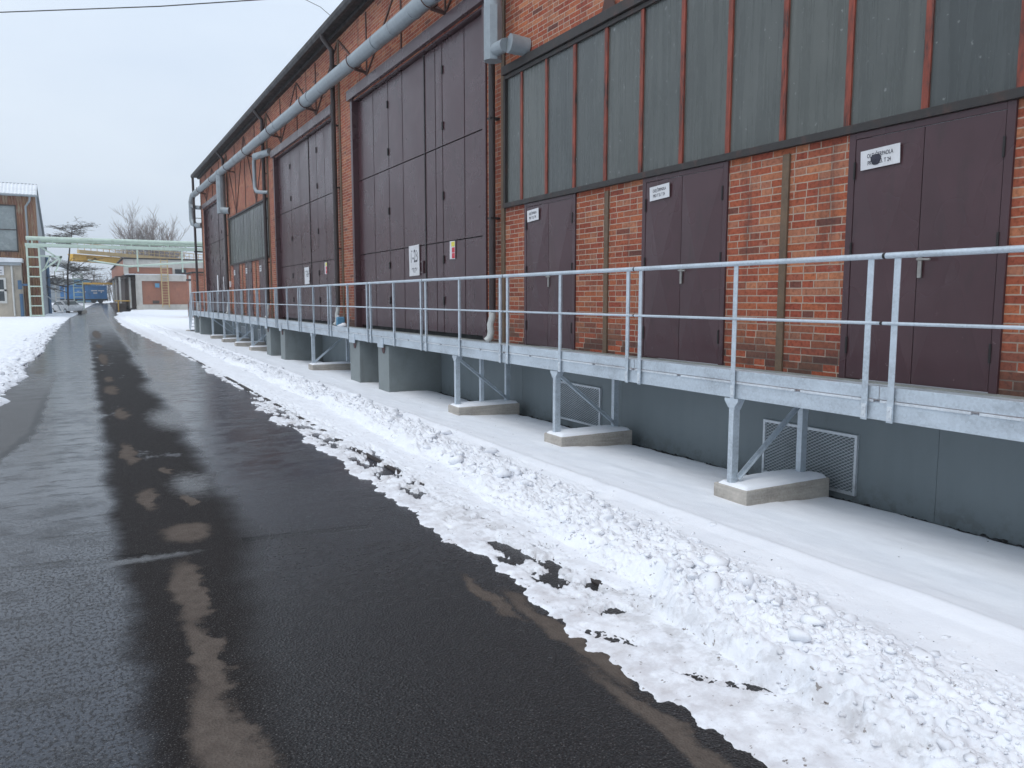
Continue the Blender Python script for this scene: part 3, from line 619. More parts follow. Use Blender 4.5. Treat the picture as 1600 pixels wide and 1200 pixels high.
# gates: folding leaves of three stacked sheets
def sheet(m, x, y0, y1, z0, z1, amp):
    ny, nz = 5, 7; o = len(m.v); ph = random.random()*9
    for i in range(ny):
        for j in range(nz):
            a = i/(ny-1); c = j/(nz-1); e = math.sin(PI*a)*math.sin(PI*c)
            dx = amp*e*(math.sin(3*a+ph) + math.sin(5*c+ph*2)*.8 + random.uniform(-.35, .35))
            m.v.append((x+dx, lerp(y0,y1,a), lerp(z0,z1,c)))
    for i in range(ny-1):
        for j in range(nz-1): m.f.append((o+i*nz+j, o+i*nz+j+1, o+(i+1)*nz+j+1, o+(i+1)*nz+j))
GL = [.0, 1.04, 2.10, 2.46, 3.05, 4.38, 5.33, 6.43, 7.70]
GL2 = [.12, 1.32, 2.24, 3.19, 4.41, 5.75, 6.95, 7.70]
for gi, (b, w) in enumerate(gates):
    y0 = gy0(b); y1 = y0+w; GLs = GL if gi == 0 else [x if k else 0. for k, x in enumerate(GL2)]
    fr = MB()
    fr.box(6.40, 6.499, y0-.14, y1+.22, GZT+.02, 7.25); fr.box(6.501, 6.67, y0+.061, y1-.061, GZT-.03, GZT+.019)             # header; board under it added to give the dark shade there
    fr.box(6.47, 6.66, y0-.0, y0+.06, ZB+.02, GZT+.019)
    fr.box(6.46, 6.66, y1-.06, y1, ZB+.02, GZT+.019)
    fr.box(6.46, 6.499, y0-.10, y0-.001, ZB+.02, GZT+.019); fr.box(6.46, 6.499, y1+.001, y1+.10, ZB+.02, GZT+.019)
    g = fr.build('gate', M['gate'], hall, bevel=.006)
    MB().box(6.70, 6.74, y0, y1, ZB, GZT).build('gate_backing', M['black'], g)
    GLs = [lerp(.06, w-.06, x/w) for x in GLs]
    for k in range(len(GLs)-1):
        lf = MB(); a, c = y0+GLs[k]+.006, y0+GLs[k+1]-.006
        zs = [ZB+.10, 2.96, 4.90, GZT-.04]
        for j in range(3):
            za, zc = zs[j]+.009, zs[j+1]-.009
            lf.box(6.618, 6.66, a, c, za, zc); sheet(lf, 6.612, a+.012, c-.012, za+.004, zc-.004, .0045)
        # stiffening flats over the horizontal joints
        for z in zs[1:3]: lf.box(6.606, 6.6165, a+.004, c-.004, z+.010, z+.034)
        lf.build('leaf', M['gate'], g, smooth=True)
    hy = (2.10, 5.33) if gi == 0 else (2.24, 5.75)
    hg = []
    for yh in hy:
        for z in (1.75, 2.6, 3.9, 5.3, 6.4): MB().box(6.585, 6.606, y0+yh-.025, y0+yh+.025, z-.085, z+.085).build('hinge', M['dark'], g, bevel=.005)
    ym = y0 + (3.05 if gi == 0 else 3.19)
    MB().box(6.57, 6.605, ym+.10, ym+.13, 2.35, 2.62).box(6.57, 6.605, ym+.13, ym+.25, 2.35, 2.38).box(6.57, 6.605, ym+.13, ym+.25, 2.59, 2.62).build('handle', M['gate'], g)
    MB().box(6.595, 6.612, ym-.02, ym+.018, ZB+.1, GZT-.04).build('cover_strip', M['dark'], g)

# small double doors with envelope-folded leaves
for wi, (b, z0, z1) in enumerate(WIN):
    for (da, dc) in DO:
        a, c = b+da, b+dc; zt = z0-.03
        d = MB().box(6.474, 6.62, a, a+.07, ZB+.04, zt).box(6.474, 6.62, c-.07, c, ZB+.04, zt).box(6.474, 6.62, a+.07, c-.07, zt-.06, zt).box(6.46, 6.62, a, c, ZB+.003, ZB+.039).build('door', M['gate'], hall, bevel=.004)
        mid = (a+c)/2
        for (p, q) in ((a+.076, mid-.004), (mid+.004, c-.076)):
            lf = MB(); x = 6.480; zz0, zz1 = ZB+.05, zt-.065; cy_, cz_ = (p+q)/2, (zz0+zz1)/2
            lf.add([(x,p,zz0),(x,q,zz0),(x,q,zz1),(x,p,zz1),(x-.045,cy_,cz_)], [(0,4,1),(1,4,2),(2,4,3),(3,4,0)])
            lf.add([(x,p,zz0),(x,q,zz0),(x,q,zz1),(x,p,zz1),(x+.03,p,zz0),(x+.03,q,zz0),(x+.03,q,zz1),(x+.03,p,zz1)], [(4,5,6,7),(0,1,5,4),(1,2,6,5),(2,3,7,6),(3,0,4,7)])
            lf.build('door_leaf', M['gate'], d, fix=False)
        MB().box(6.452, 6.466, mid-.055, mid-.02, 1.98, 2.20).tube([(6.455, mid-.038, 2.14), (6.415, mid-.038, 2.14), (6.412, mid-.16, 2.135)], .010, 8).build('door_handle', M['handle'], d, smooth=True)
        for z in (1.35, 2.25, 3.0):
            for yh in (a+.073, c-.073): MB().tube([(6.470, yh, z-.08), (6.470, yh, z+.08)], .011, 8).build('hinge', M['dark'], d)
MB().box(6.38, 6.499, YN, YF, .90, 1.021).build('ledge', M['ledge'], hall, bevel=.01)

# downpipes with pale flexible spouts at the deck
for k in range(5):
    y = 12.2 + BAY*k - (0 if k < 4 else .0)
    X0 = 6.37 if k < 4 else 6.12
    if k == 4: y = 50.45
    p = MB().tube([(6.12, y, 9.0), (6.12, y, 8.9), (X0, y, 8.6), (X0, y, 1.55)], .062 if k == 0 else .072, 10).build('downpipe', M['pipe'], hall, smooth=True)
    for z in (3.2, 4.9, 6.6, 8.2): MB().box(X0-.06, 6.499, y-.06, y+.06, z-.015, z+.015).build('pipe_clamp', M['dark'], p)
    MB().tube([(X0, y, 1.58), (X0, y+.005, 1.46), (X0-.03, y+.03, 1.33), (X0-.02, y+.015, 1.2), (X0-.04, y+.035, 1.10), (X0-.10, y+.05, 1.04)], [.062,.064,.06,.066,.06,.062], 10).build('downspout', M['pvc'], p, smooth=True)
# thin conduit beside the near downpipe
MB().tube([(6.465, 12.44, 2.0), (6.465, 12.44, 8.6)], .012, 6).build('conduit', M['dark'], hall)
# far end: vent pipe bracket and small wall boxes
MB().box(6.0, 6.499, 50.3, 50.38, 4.55, 4.63).build('wall_bracket', M['dark'], hall)
MB().box(6.44, 6.499, 40.55, 40.75, 2.35, 2.65).build('meter_box', M['white'], hall, bevel=.01)

# vent grilles in the plinth (expanded metal in a frame)
def grille(y0, y1, z0, z1, label):
    t = empty('vent_grille', (6.49, (y0+y1)/2, z0), label, 'vent grille', 'expanded metal vent grilles in the grey plinth')
    f = MB(); x0, x1 = 6.468, 6.498; w = .028
    f.box(x0, x1, y0, y1, z0, z0+w).box(x0, x1, y0, y1, z1-w, z1).box(x0, x1, y0, y0+w, z0+w, z1-w).box(x0, x1, y1-w, y1, z0+w, z1-w)
    f.build('frame', M['galv_lt'], t)
    m = MB(); cw, ch = .062, .0165; ny = int((y1-y0-2*w)/cw); nz = int((z1-z0-2*w)/ch); sy = (y1-y0-2*w)/ny; sz_ = (z1-z0-2*w)/nz
    for j in range(nz+1):
        z = z0+w+sz_*j; pts = []
        for i in range(ny*2+1):
            y = y0+w+sy*.5*i; up = (i+j) % 2
            pts.append((y, z + (sz_*.42 if up else -sz_*.42)))
        o = len(m.v)
        for (y, zz) in pts: m.v += [(6.478, y, zz-.0046), (6.472, y, zz+.0046)]
        for i in range(len(pts)-1): m.f.append((o+2*i, o+2*i+1, o+2*i+3, o+2*i+2))
    m.build('mesh', M['galv_lt'], t, fix=False)
    MB().box(6.490, 6.4985, y0+w, y1-w, z0+w, z1-w).build('backing', M['plinth'], t)
grille(4.78, 5.96, -.12, .48, 'expanded metal vent grille behind the nearest concrete footing')
grille(9.03, 10.15, -.08, .51, 'expanded metal vent grille in the plinth below the second door')
grille(33.0, 34.1, -.08, .50, 'small far vent grille in the plinth under the far window bay, nearer one')
grille(37.0, 38.1, -.08, .50, 'small far vent grille in the plinth under the far window bay, farther one')

# ------------------------------------------------------------------ heating duct along the facade
def dz(y): return 7.56 + (y-11.8)*.0119
duct = empty('heating_duct', (6.18, 30, 7.6), 'grey metal duct slung along the upper brick wall of the hall', 'duct')
m = MB(); pts = []; rs = []
y = 11.79
segs = []
while y < 49.9: segs.append(y); y += 1.15
segs.append(49.9)
for i, y in enumerate(segs):
    jx = random.uniform(-.008, .008); jz = random.uniform(-.008, .008)
    pts.append((6.18+jx, y, dz(y)+jz)); rs.append(.168)
m.tube(pts, rs, 20); m.build('duct_run', M['duct'], duct, smooth=True)
sl = MB()
for i, y in enumerate(segs[1:-1]):
    if i % 2 == 0: sl.tube([(6.18, y-.035, dz(y)), (6.18, y+.035, dz(y))], .176, 20)
    else: sl.tube([(6.18, y-.01, dz(y)), (6.18, y+.01, dz(y))], .173, 20)
sl.build('joint_bands', M['duct'], duct, smooth=True)
for (ya, yb) in ((23.3, 24.6), (40.6, 41.2)): MB().tube([(6.18, ya, dz(ya)), (6.18, yb, dz(yb))], .186, 20).build('sleeve', M['duct'], duct, smooth=True)
for k in range(8):
    y = 14.4 + 4.775*k; z = dz(y)
    MB().bar((6.18, y, z-.21), (6.48, y, z-.25), .055, .055).tube([(6.17+.2*math.cos(a), y, z+.2*math.sin(a)) for a in np.linspace(R(150), R(330), 10)], .014, 6).build('bracket', M['bracing'], duct)
# near drop: round, then faceted lagging, with a stub into the wall
d = MB().tube([(6.18, 11.79, 7.6), (6.18, 11.79, 6.56)], .15, 20).build('drop_pipe', M['duct'], duct, smooth=True)
MB().tube([(6.18, 11.79, 6.58), (6.18, 11.79, 5.72)], .16, 8).build('lagging', M['duct'], d, bevel=.004)
MB().tube([(6.18, 11.74, 5.88), (6.18, 11.34, 5.86)], .11, 18).build('elbow', M['duct'], d, smooth=True)
MB().tube([(6.185, 11.24, 5.86), (6.33, 11.22, 5.845)], .152, 18).tube([(6.325, 11.22, 5.845), (6.499, 11.2, 5.83)], .146, 18).build('stub', M['duct'], d, smooth=True)
# middle drop at the far window bay
d = MB().tube([(6.18, 40.5, 7.75), (6.18, 40.5, 5.93)], .22, 10).build('drop_pipe', M['duct'], duct, bevel=.004)
MB().tube([(6.18, 40.4, 6.1), (6.3, 40.25, 6.07), (6.48, 40.1, 6.05)], .16, 14).build('elbow', M['duct'], d, smooth=True)
# far end turns down and into the wall
d = MB().tube([(6.18, 49.9, 8.01), (6.1, 50.6, 7.95), (6.05, 51.0, 7.6), (6.05, 51.0, 6.55), (6.08, 50.8, 6.3), (6.25, 50.4, 6.15), (6.48, 50.1, 6.15)], .17, 14).build('drop_pipe', M['duct'], duct, smooth=True)
MB().tube([(6.05, 50.9, 7.35), (6.25, 50.6, 7.25), (6.48, 50.2, 7.2)], .12, 12).build('elbow', M['duct'], d, smooth=True)
# small vent pipe hung from the wall between window bay and gate
t = empty('vent_pipe', (6.35, 31.3, 5.9), 'thin grey bent pipe hanging on the brick wall beside the far window bay', 'pipe')
MB().tube([(6.45, 30.7, 7.30), (6.2, 31.0, 7.25), (6.12, 31.7, 7.2), (6.12, 31.8, 7.05), (6.12, 31.8, 6.1), (6.16, 31.7, 5.95), (6.3, 31.3, 5.88), (6.48, 31.2, 5.88)], .075, 12).build('pipe', M['duct'], t, smooth=True)
MB().tube([(6.12, 31.6, 7.26), (6.47, 30.5, 7.30)], .13, 12).build('lagging', M['duct'], t, smooth=True)

# ------------------------------------------------------------------ loading platform
XP = 5.26; YP0, YP1 = -6.27, 46.4
plat = empty('loading_platform', (5.9, 20, .9), 'galvanised steel walkway deck running along the front of the hall', 'platform')
dk = MB()
dk.box(5.30, 6.379, YP0, YP1, .985, 1.012); dk.build('deck', M['galv'], plat)
MB().box(5.285, 5.335, YP0, YP1, .872, .884).box(5.285, 5.335, YP0, YP1, .994, 1.006).box(5.285, 5.293, YP0, YP1, .884, .994).build('edge_beam', M['galv'], plat)
MB().box(6.30, 6.38, YP0, YP1, .86, .984).build('wall_beam', M['galv'], plat)
k = 0; y = YP0
for k in range(-3, 15):
    a = 3.73+3*k; b = min(a+3, YP1)
    if a >= YP1: break
    MB().box(5.278, 5.286, a+.004, b-.004, 1.032, 1.131).build('toe_board', M['galv'], plat, bevel=.002)
    for j in range(4): MB().box(5.276, 5.300, a+.05+.75*j, a+.74+.75*j if a+.74+.75*j < b else b-.02, 1.007, 1.026).build('deck_edge', M['galv_lt'], plat) if a+.1+.75*j < b else None
    for yb in (a+.75, a+1.5, a+2.25):
        if yb < YP1: MB().box(5.34, 6.29, yb-.02, yb+.02, .90, .984).build('joist', M['galv'], plat)
PIERS = [(14.78,15.42),(16.66,17.37),(24.0,24.6),(26.1,26.75),(43.5,44.1),(45.6,46.2)]
for (a, b) in PIERS:
    MB().box(5.262, 5.284, a+.12, b-.2, .80, .995).build('hanger_plate', M['galv'], plat, bevel=.003)

# railing sections
def rail_section(a, L, first):
    t = empty('railing_section', (XP, a, 1.0), 'tmp', 'railing', 'galvanised tube railing sections along the platform')
    MB().tube([(XP, a+.012, 2.115), (XP, a+L-.012, 2.115)], .0235, 14).build('handrail', M['galv'], t, smooth=True)
    MB().tube([(XP, a+.012, 1.612), (XP, a+L-.012, 1.612)], .0135, 10).build('knee_rail', M['galv'], t, smooth=True)
    for yy_ in (a+.11, a+L/2, a+L-.11):
        p = MB()
        p.box(XP-.006, XP+.0, yy_-.026, yy_+.026, .865, 2.10).box(XP-.0, XP+.044, yy_+.018, yy_+.026, 1.153, 2.10).box(XP-.0, XP+.018, yy_+.018, yy_+.026, .865, 1.15)
        q = p.build('post', M['galv'], t)
        MB().box(XP-.012, XP-.0065, yy_-.02, yy_+.02, .88, .99).tube([(XP-.02, yy_-.0, .905), (XP-.012, yy_, .905)], .009, 6).tube([(XP-.02, yy_, .965), (XP-.012, yy_, .965)], .009, 6).build('bolt_plate', M['galv_lt'], q)
    for z, r in ((2.115, .0215), (1.612, .012)): MB().tube([(XP, a-.013, z), (XP, a+.013, z)], r, 10).build('joint_sleeve', M['black'], t)
    return t
proto = rail_section(.73, 3.0, True)
where = ['ending beyond the right edge of the photo', 'in front of the nearest oil store door', 'in front of the middle oil store door', 'in front of the farthest near oil door', 'across the right half of the gate lettered T-23', 'across the left half of the gate lettered T-23', 'at the brick pier between the two tall gates', 'across the right half of the second tall gate', 'across the left half of the second tall gate', 'at the right end of the far window bay', 'in the middle of the far window bay', 'at the left end of the far window bay', 'across the right half of the farthest gate', 'across the left half of the farthest gate']
proto['label'] = 'galvanised railing section in front of the nearest oil store door, cut by the right edge'
for k in range(1, 15):
    o = copy_tree(proto, (XP, .73+3*k, 1.0))
    o['label'] = ('galvanised railing section ' + ['', 'spanning the second oil store door from the right', 'before the brick between the right and third oil doors', 'at the right edge of the gate lettered T-23', 'across the middle of the gate lettered T-23', 'at the left edge of the gate lettered T-23', 'by the downpipe between the two tall gates', 'across the right part of the second tall gate', 'across the left part of the second tall gate', 'beside the downpipe right of the far window bay', 'before the right oil door of the far bay', 'before the middle oil door of the far bay', 'before the left oil door of the far bay', 'in front of the farthest gate', 'at the stair end of the platform'][k])
# end rail and stair
st = empty('steel_stair', (5.8, 47.2, 0), 'short galvanised stair with open treads at the far end of the platform', 'stair')
for x in (5.30, 6.30):
    MB().bar((x, 46.42, .93), (x, 48.0, -.15), .03, .16).build('stringer', M['galv'], st)
    r = MB().tube([(x, 46.45, 2.1), (x, 46.8, 2.1), (x, 48.0, 1.0), (x, 48.0, .0)], .022, 8).tube([(x, 46.45, 1.6), (x, 46.8, 1.6), (x, 48.0, .5)], .014, 8).tube([(x, 46.45, .9), (x, 46.45, 2.1)], .024, 8)
    for k in range(7): r.tube([(x, 46.6+.2*k, .95-.14*k+.05), (x, 46.6+.2*k, min(2.1, 2.1-.18*(k-1)))], .01, 6)
    r.build('stair_rail', M['galv'], st, smooth=True)
for k in range(5): MB().box(5.32, 6.28, 46.55+.29*k, 46.80+.29*k, .80-.2*k-.03, .80-.2*k).build('tread', M['galv'], st)
MB().box(5.1, 6.4, 47.7, 48.3, -.35, -.02).build('base_slab', M['foot'], st, bevel=.02)

# legs on concrete footings
def support(y, mode, label, mid=False):
    t = empty('platform_support', (5.3, y, .06), label, 'steel support', 'braced steel supports under the platform')
    zf = .062; x0, x1 = 5.262, 5.342
    MB().box(x0, x1, y-.03, y-.022, zf, .80).box(x0, x0+.008, y-.022, y+.03, zf, .80).box(x1-.008, x1, y-.022, y+.03, zf, .80).prism([(y-.035, .78), (y-.085, .845), (y-.085, .868), (y+.085, .868), (y+.085, .845), (y+.035, .78)], 'x', x0-.007, x0-.001).prism([(x0, .76), (x0-.0, .868), (x1+.06, .868), (x1, .76)], 'y', y-.038, y-.031).build('post', M['galv'], t)
    MB().box(x0-.03, x1+.03, y-.07, y+.07, zf-.012, zf).build('base_plate', M['galv'], t)
    MB().box(6.20, 6.28, y-.03, y-.022, zf, .858).box(6.20, 6.208, y-.022, y+.03, zf, .858).box(6.272, 6.28, y-.022, y+.03, zf, .858).build('post', M['galv'], t)
    MB().box(6.16, 6.30, y-.07, y+.07, zf-.012, zf).build('base_plate', M['galv'], t)
    if mid: MB().box(5.72, 5.78, y-.03, y+.03, zf, .858).build('post', M['galv'], t)
    a, b = ((5.33, .12), (6.20, .82)) if mode else ((5.33, .80), (6.20, .12))
    MB().bar((a[0], y-.045, a[1]), (b[0], y-.045, b[1]), .007, .05, (0,0,1)).bar((a[0], y-.06, a[1]-.022), (b[0], y-.06, b[1]-.022), .03, .006, (0,0,1)).build('brace', M['galv'], t)
    return t
def footing(y, label, rough):
    t = empty('concrete_footing', (5.6, y, -.3), label, 'footing', 'concrete footings of the platform supports')
    m = MB(); m.box(5.19, 6.32, y-.29, y+.13, -.45, .05)
    m.build('block', M['foot'], t, bevel=.012)
    n1, n2 = 34, 16; xs_ = np.linspace(5.192, 6.315, n1); ys_ = np.linspace(y-.288, y+.128, n2); X, Y = np.meshgrid(xs_, ys_)
    ex = np.minimum(np.minimum(X-5.19, 6.32-X), np.minimum(Y-(y-.29), (y+.13)-Y)); tl = sst(0, .035, ex-.018*fbm(X*9, Y*9, 3, int(y*10)))
    Z = .048 + tl*(.026+.018*fbm(X*3, Y*3, 4, 91+int(y))) - (1-tl)*.01
    for px in (5.30, 6.24): Z -= .03*np.exp(-((X-px)**2+(Y-y)**2)/.004)
    o = grid_mesh('snow_cap', X, Y, Z, M['snow']); o.parent = t; o.matrix_parent_inverse = parent_world(t).inverted()
    return t
SUP = [(5.24, 1, False, 'nearest'), (8.36, 0, False, 'second nearest'), (11.41, 0, True, 'third, just right of the paired piers'), (20.5, 1, False, 'between the two pairs of grey piers'), (29.0, 1, False, 'fifth, just beyond the second pair of piers'), (32.1, 1, False, 'sixth, in the far row of four'), (35.4, 0, False, 'seventh, in the far row of four'), (38.8, 0, False, 'eighth, next to the far pair of piers')]
for y, md, mid, w in SUP:
    support(y, md, 'galvanised braced support under the platform, ' + w, mid)
    footing(y, 'snow capped concrete footing under the platform, ' + w, 0)
PL = ['grey concrete pier below the gate lettered T-23, right one', 'grey concrete pier below the gate lettered T-23, left one', 'grey concrete pier below the second tall gate, right one', 'grey concrete pier below the second tall gate, left one', 'grey concrete pier near the far stair, right one', 'grey concrete pier near the far stair, left one']
for (a, b), l in zip(PIERS, PL):
    t = empty('concrete_pier', (5.9, (a+b)/2, -.4), l, 'pier', 'grey concrete piers carrying the platform')
    MB().box(5.345, 6.499, a, b, -.6, .845).build('block', M['pier'], t, bevel=.008)
    c = (a+.12+b-.2)/2
    MB().prism([(c+.085*math.cos(q), .802+.13*math.sin(q)) for q in np.linspace(PI, 2*PI, 12)], 'x', 5.33, 5.344).build('rusty_plate', M['rustplate'], t)

# ------------------------------------------------------------------ signs
def text_mesh(txt, size, sx=1., bold=.012):
    cu = bpy.data.curves.new('lettering', 'FONT'); cu.body = txt; cu.size = size; cu.align_x = 'CENTER'; cu.align_y = 'CENTER'; cu.extrude = .0006; cu.offset = size*bold
    o = bpy.data.objects.new('lettering', cu); COL.objects.link(o); bpy.context.view_layer.update()
    me = bpy.data.meshes.new_from_object(o.evaluated_get(bpy.context.evaluated_depsgraph_get())); bpy.data.objects.remove(o); bpy.data.curves.remove(cu)
    co = np.zeros(len(me.vertices)*3); me.vertices.foreach_get('co', co); co = co.reshape(-1,3); co[:,0] *= sx; me.vertices.foreach_set('co', co.ravel()); me.update()
    return me
def wall_text(txt, x, y, z, size, sx, rot, mat, parent, bold=.010):
    """lettering on a wall that faces -X: reads from +Y to -Y"""
    me = text_mesh(txt, size, sx, bold); n = len(me.vertices); co = np.zeros(n*3); me.vertices.foreach_get('co', co); co = co.reshape(-1,3)
    c, s = math.cos(rot), math.sin(rot); u = co[:,0]*c - co[:,1]*s; v = co[:,0]*s + co[:,1]*c
    out = np.stack([x - co[:,2] , y - u, z + v], 1); me.vertices.foreach_set('co', out.ravel()); me.update()
    return link('lettering', me, mat, parent)
def plate(x, y, z, w, h, rot, mat, parent=None, name='sheet', curl=0.):
    nu, nv = 9, 5; m = MB(); c, s = math.cos(rot), math.sin(rot)
    for side in (0, 1):
        for i in range(nu):
            for j in range(nv):
                u = (i/(nu-1)-.5)*w; v = (j/(nv-1)-.5)*h
                u2 = u + random.uniform(-1,1)*.003*(side == 0)
                d = curl*(abs(2*u/w)**3 + .5*abs(2*v/h)**3)*random.uniform(.6, 1)
                m.v.append((x - (.0 if side else .0015) - (0 if side else d), y - (u*c - v*s), z + u*s + v*c))
    n = nu*nv
    for i in range(nu-1):
        for j in range(nv-1):
            a = i*nv+j; m.f.append((a, a+nv, a+nv+1, a+1)); m.f.append((n+a, n+a+1, n+a+nv+1, n+a+nv))
    rim = [i*nv for i in range(nu)] + [(nu-1)*nv+j for j in range(1, nv)] + [i*nv+nv-1 for i in range(nu-2, -1, -1)] + [j for j in range(nv-2, 0, -1)]
    for p, q in zip(rim, rim[1:]+rim[:1]): m.f.append((p, q, n+q, n+p))
    return m.build(name, mat, parent, fix=True)
def oil_sign(y, z, w, h, rot, label, blot=False, x=6.452, name='paper_sign'):
    t = empty('paper_sign', (x, y, z), label, 'sign', 'white paper signs on the oil store doors')
    plate(x, y, z, w, h, rot, M['white'], t)
    c, s = math.cos(rot), math.sin(rot)
    def P(u, v): return y - (u*c - v*s), z + u*s + v*c
    a = P(0, h*.17); wall_text('OLEJ ČERPADLA', x-.0025, a[0], a[1], h*.30, w*.62/(h*.30*7.6)*1.12, rot, M['ink'], t)
    a = P(-w*.02, -h*.20); wall_text('PRO T 23. T 24', x-.0025, a[0], a[1], h*.30, w*.55/(h*.30*6.6)*1.1, rot, M['ink'], t)
    if blot:
        a = P(-w*.10, -h*.07); MB().add([(x-.005, a[0]+ .066*w/.5*math.cos(q)*(1+.12*math.sin(3*q)), a[1]+.068*w/.5*math.sin(q)*(1+.1*math.cos(2*q))) for q in np.linspace(0, 2*PI, 20, endpoint=False)] + [(x-.012, a[0], a[1])], [(i, (i+1) % 20, 20) for i in range(20)]).build('paint_blot', M['ink'], t)
    return t
b = 2.65
oil_sign(4.68, 3.085, .40, .175, R(2.5), 'torn white oil pump notice with a black paint blot, on the nearest door', True)
oil_sign(7.78, 3.135, .38, .175, R(3), 'white oil pump notice high on the middle near door', x=6.452)
oil_sign(10.93, 3.14, .36, .185, R(3), 'white oil pump notice on the near door beside the T-23 gate')
for (da, dc), w in zip(DO, ('right', 'middle', 'left')):
    oil_sign(31.0+dc-.40, 3.02, .40, .24, R(1), 'small white notice on the far bay\'s ' + w + ' oil door')
# gate signs
t = empty('gate_sign', (6.6, 16.42, 2.65), 'white gate notice lettered T-23 in black', 'sign')
plate(6.592, 16.42, 2.645, .60, .68, R(1), M['white'], t, curl=.01)
wall_text('T-23', 6.5885, 16.45, 2.73, .40, .62, R(1), M['ink'], t, .008); wall_text('ODD.TVN', 6.5885, 16.42, 2.42, .16, .66, R(1), M['ink'], t, .006)
t = empty('gate_sign', (6.6, 25.95, 2.65), 'smaller white notice on the second tall gate', 'sign')
plate(6.592, 26.0, 2.55, .60, .56, R(1), M['white'], t, curl=.01); wall_text('T-24', 6.5885, 26.0, 2.6, .30, .62, R(1), M['ink'], t)
def safety(y, z, label):
    t = empty('safety_sign', (6.6, y, z), label, 'sign', 'white, yellow and red safety signs')
    plate(6.594, y, z, .26, .36, R(-1.5), M['white'], t)
    MB().box(6.589, 6.5915, y-.115, y+.04, z+.07, z+.165).build('yellow_field', M['yel'], t)
    MB().box(6.589, 6.5915, y-.115, y+.02, z-.05, z+.05).box(6.589, 6.5915, y-.115, y+.02, z-.165, z-.062).build('red_field', M['red'], t)
safety(14.37, 2.77, 'white, yellow and red safety sign on the T-23 gate'); safety(23.7, 2.72, 'white, yellow and red safety sign on the second tall gate')
for y, w, h, l in ((45.6, .45, 1.05, 'tall white poster on the farthest gate, left one'), (43.5, .22, .8, 'narrow white poster on the farthest gate, right one')):
    t = plate(6.592, y, 2.55, w, h, 0, M['white'], None, 'gate_poster'); tag(t, l, 'poster')

# snow heap on deck by the pier between gates
o = clods('snow_lump', np.array([[6.2, 20.7, 1.06], [6.25, 20.85, 1.05]]), np.array([.14, .10]), M['snow'], .05); tag(o, 'small white heap of snow left on the deck by the T-23 gate', 'snow')
t = empty('blue_canister', (6.3, 21.35, 1.02), 'small blue canister on the deck beside the downspout between the gates', 'canister')
MB().box(6.2, 6.42, 21.28, 21.42, 1.021, 1.28).build('body', M['bluepale'], t, bevel=.03); MB().tube([(6.25, 21.35, 1.27), (6.25, 21.35, 1.33)], .03, 8).build('cap', M['white'], t)

# ------------------------------------------------------------------ far yard, left: rusty hall with annex
def corrugated(m, x0, x1, y, z0, z1, pitch=.22, amp=.035):
    n = max(2, int((x1-x0)/pitch*2)); o = len(m.v)
    for i in range(n+1):
        x = lerp(x0, x1, i/n); yy_ = y + (amp if i % 2 else -amp); m.v += [(x, yy_, z0), (x, yy_, z1)]
    for i in range(n): m.f.append((o+2*i, o+2*i+2, o+2*i+3, o+2*i+1))
    return m
sh = empty('corrugated_shed', (-7, 90, 0), 'tall shed of rusty corrugated sheet with a snowy roof', 'building')
m = MB(); wins = (-9.3, -4.9, 6.0, 10.2)
corrugated(m, -16, wins[0], 84, 0, 11.15); corrugated(m, wins[1], -3.42, 84, 0, 11.15); corrugated(m, wins[0], wins[1], 84, 0, wins[2]); corrugated(m, wins[0], wins[1], 84, wins[3], 11.15)
m.build('front_wall', M['rustsheet'], sh, fix=False)
MB().prism([(84.05, 0), (84.05, 11.1), (85.2, 12.2), (100, 7.0), (100, 0)], 'x', -16, -3.40).build('wall', M['greysheet'], sh)
MB().prism([(84.02, 0), (84.02, 11.1), (84.6, 11.1), (84.6, 0)], 'x', -3.46, -3.36).build('corner_trim', M['rustsheet'], sh)
rs_ = MB(); n = 44
for i in range(n):
    x = lerp(-16, -3.2, i/n); x2 = lerp(-16, -3.2, (i+.5)/n); x3 = lerp(-16, -3.2, (i+1)/n)
    rs_.add([(x,83.5,11.12),(x2,83.5,11.2),(x3,83.5,11.12),(x,85.2,12.25),(x2,85.2,12.33),(x3,85.2,12.25)], [(0,1,4,3),(1,2,5,4)])
rs_.build('roof', M['roofsnow'], sh, fix=False)
MB().prism([(85.2, 12.25), (85.2, 12.33), (100.3, 7.1), (100.3, 7.0)], 'x', -16, -3.2).build('rear_roof', M['greysheet'], sh)
MB().tube([(-16, 83.45, 11.1), (-3.15, 83.45, 11.05)], .11, 8).tube([(-3.75, 83.4, 11.0), (-3.8, 83.6, 10.6), (-4.15, 83.85, 10.1), (-4.15, 83.85, 6.5)], .09, 8).build('gutter', M['greysheet'], sh)
w = MB()
for x in (-9.3, -7.1, -6.75, -5.0): w.box(x, x+.1, 83.9, 84.06, 6.0, 10.2)
w.box(-9.3, -4.9, 83.9, 84.06, 6.0, 6.1).box(-9.3, -4.9, 83.9, 84.06, 10.1, 10.2).box(-9.3, -4.9, 83.92, 84.05, 7.95, 8.02)
w = w.build('window', M['frame'], sh); MB().box(-9.2, -4.95, 84.0, 84.04, 6.1, 8.0).box(-9.2, -4.95, 84.01, 84.04, 8.001, 10.1).build('glass', M['milky'], w)
MB().tube([(-3.2, 98, 0), (-3.2, 98, 6.2)], .16, 8).build('blue_downpipe', M['bluedark'], sh)
an = empty('plaster_annex', (-8, 83, 0), 'low cream plaster annex with a white framed window, before the rusty shed', 'building')
MB().box(-14, -4.75, 82.4, 83.9, -.2, 5.0).build('wall', M['plaster'], an)
MB().prism([(-14, 5.0), (-4.6, 5.0), (-4.6, 5.35), (-14, 5.6)], 'y', 82.1, 83.9).build('roof', M['roofsnow'], an)
MB().box(-14, -4.7, 82.15, 82.39, 4.72, 4.99).build('fascia', M['greysheet'], an)
w = MB()
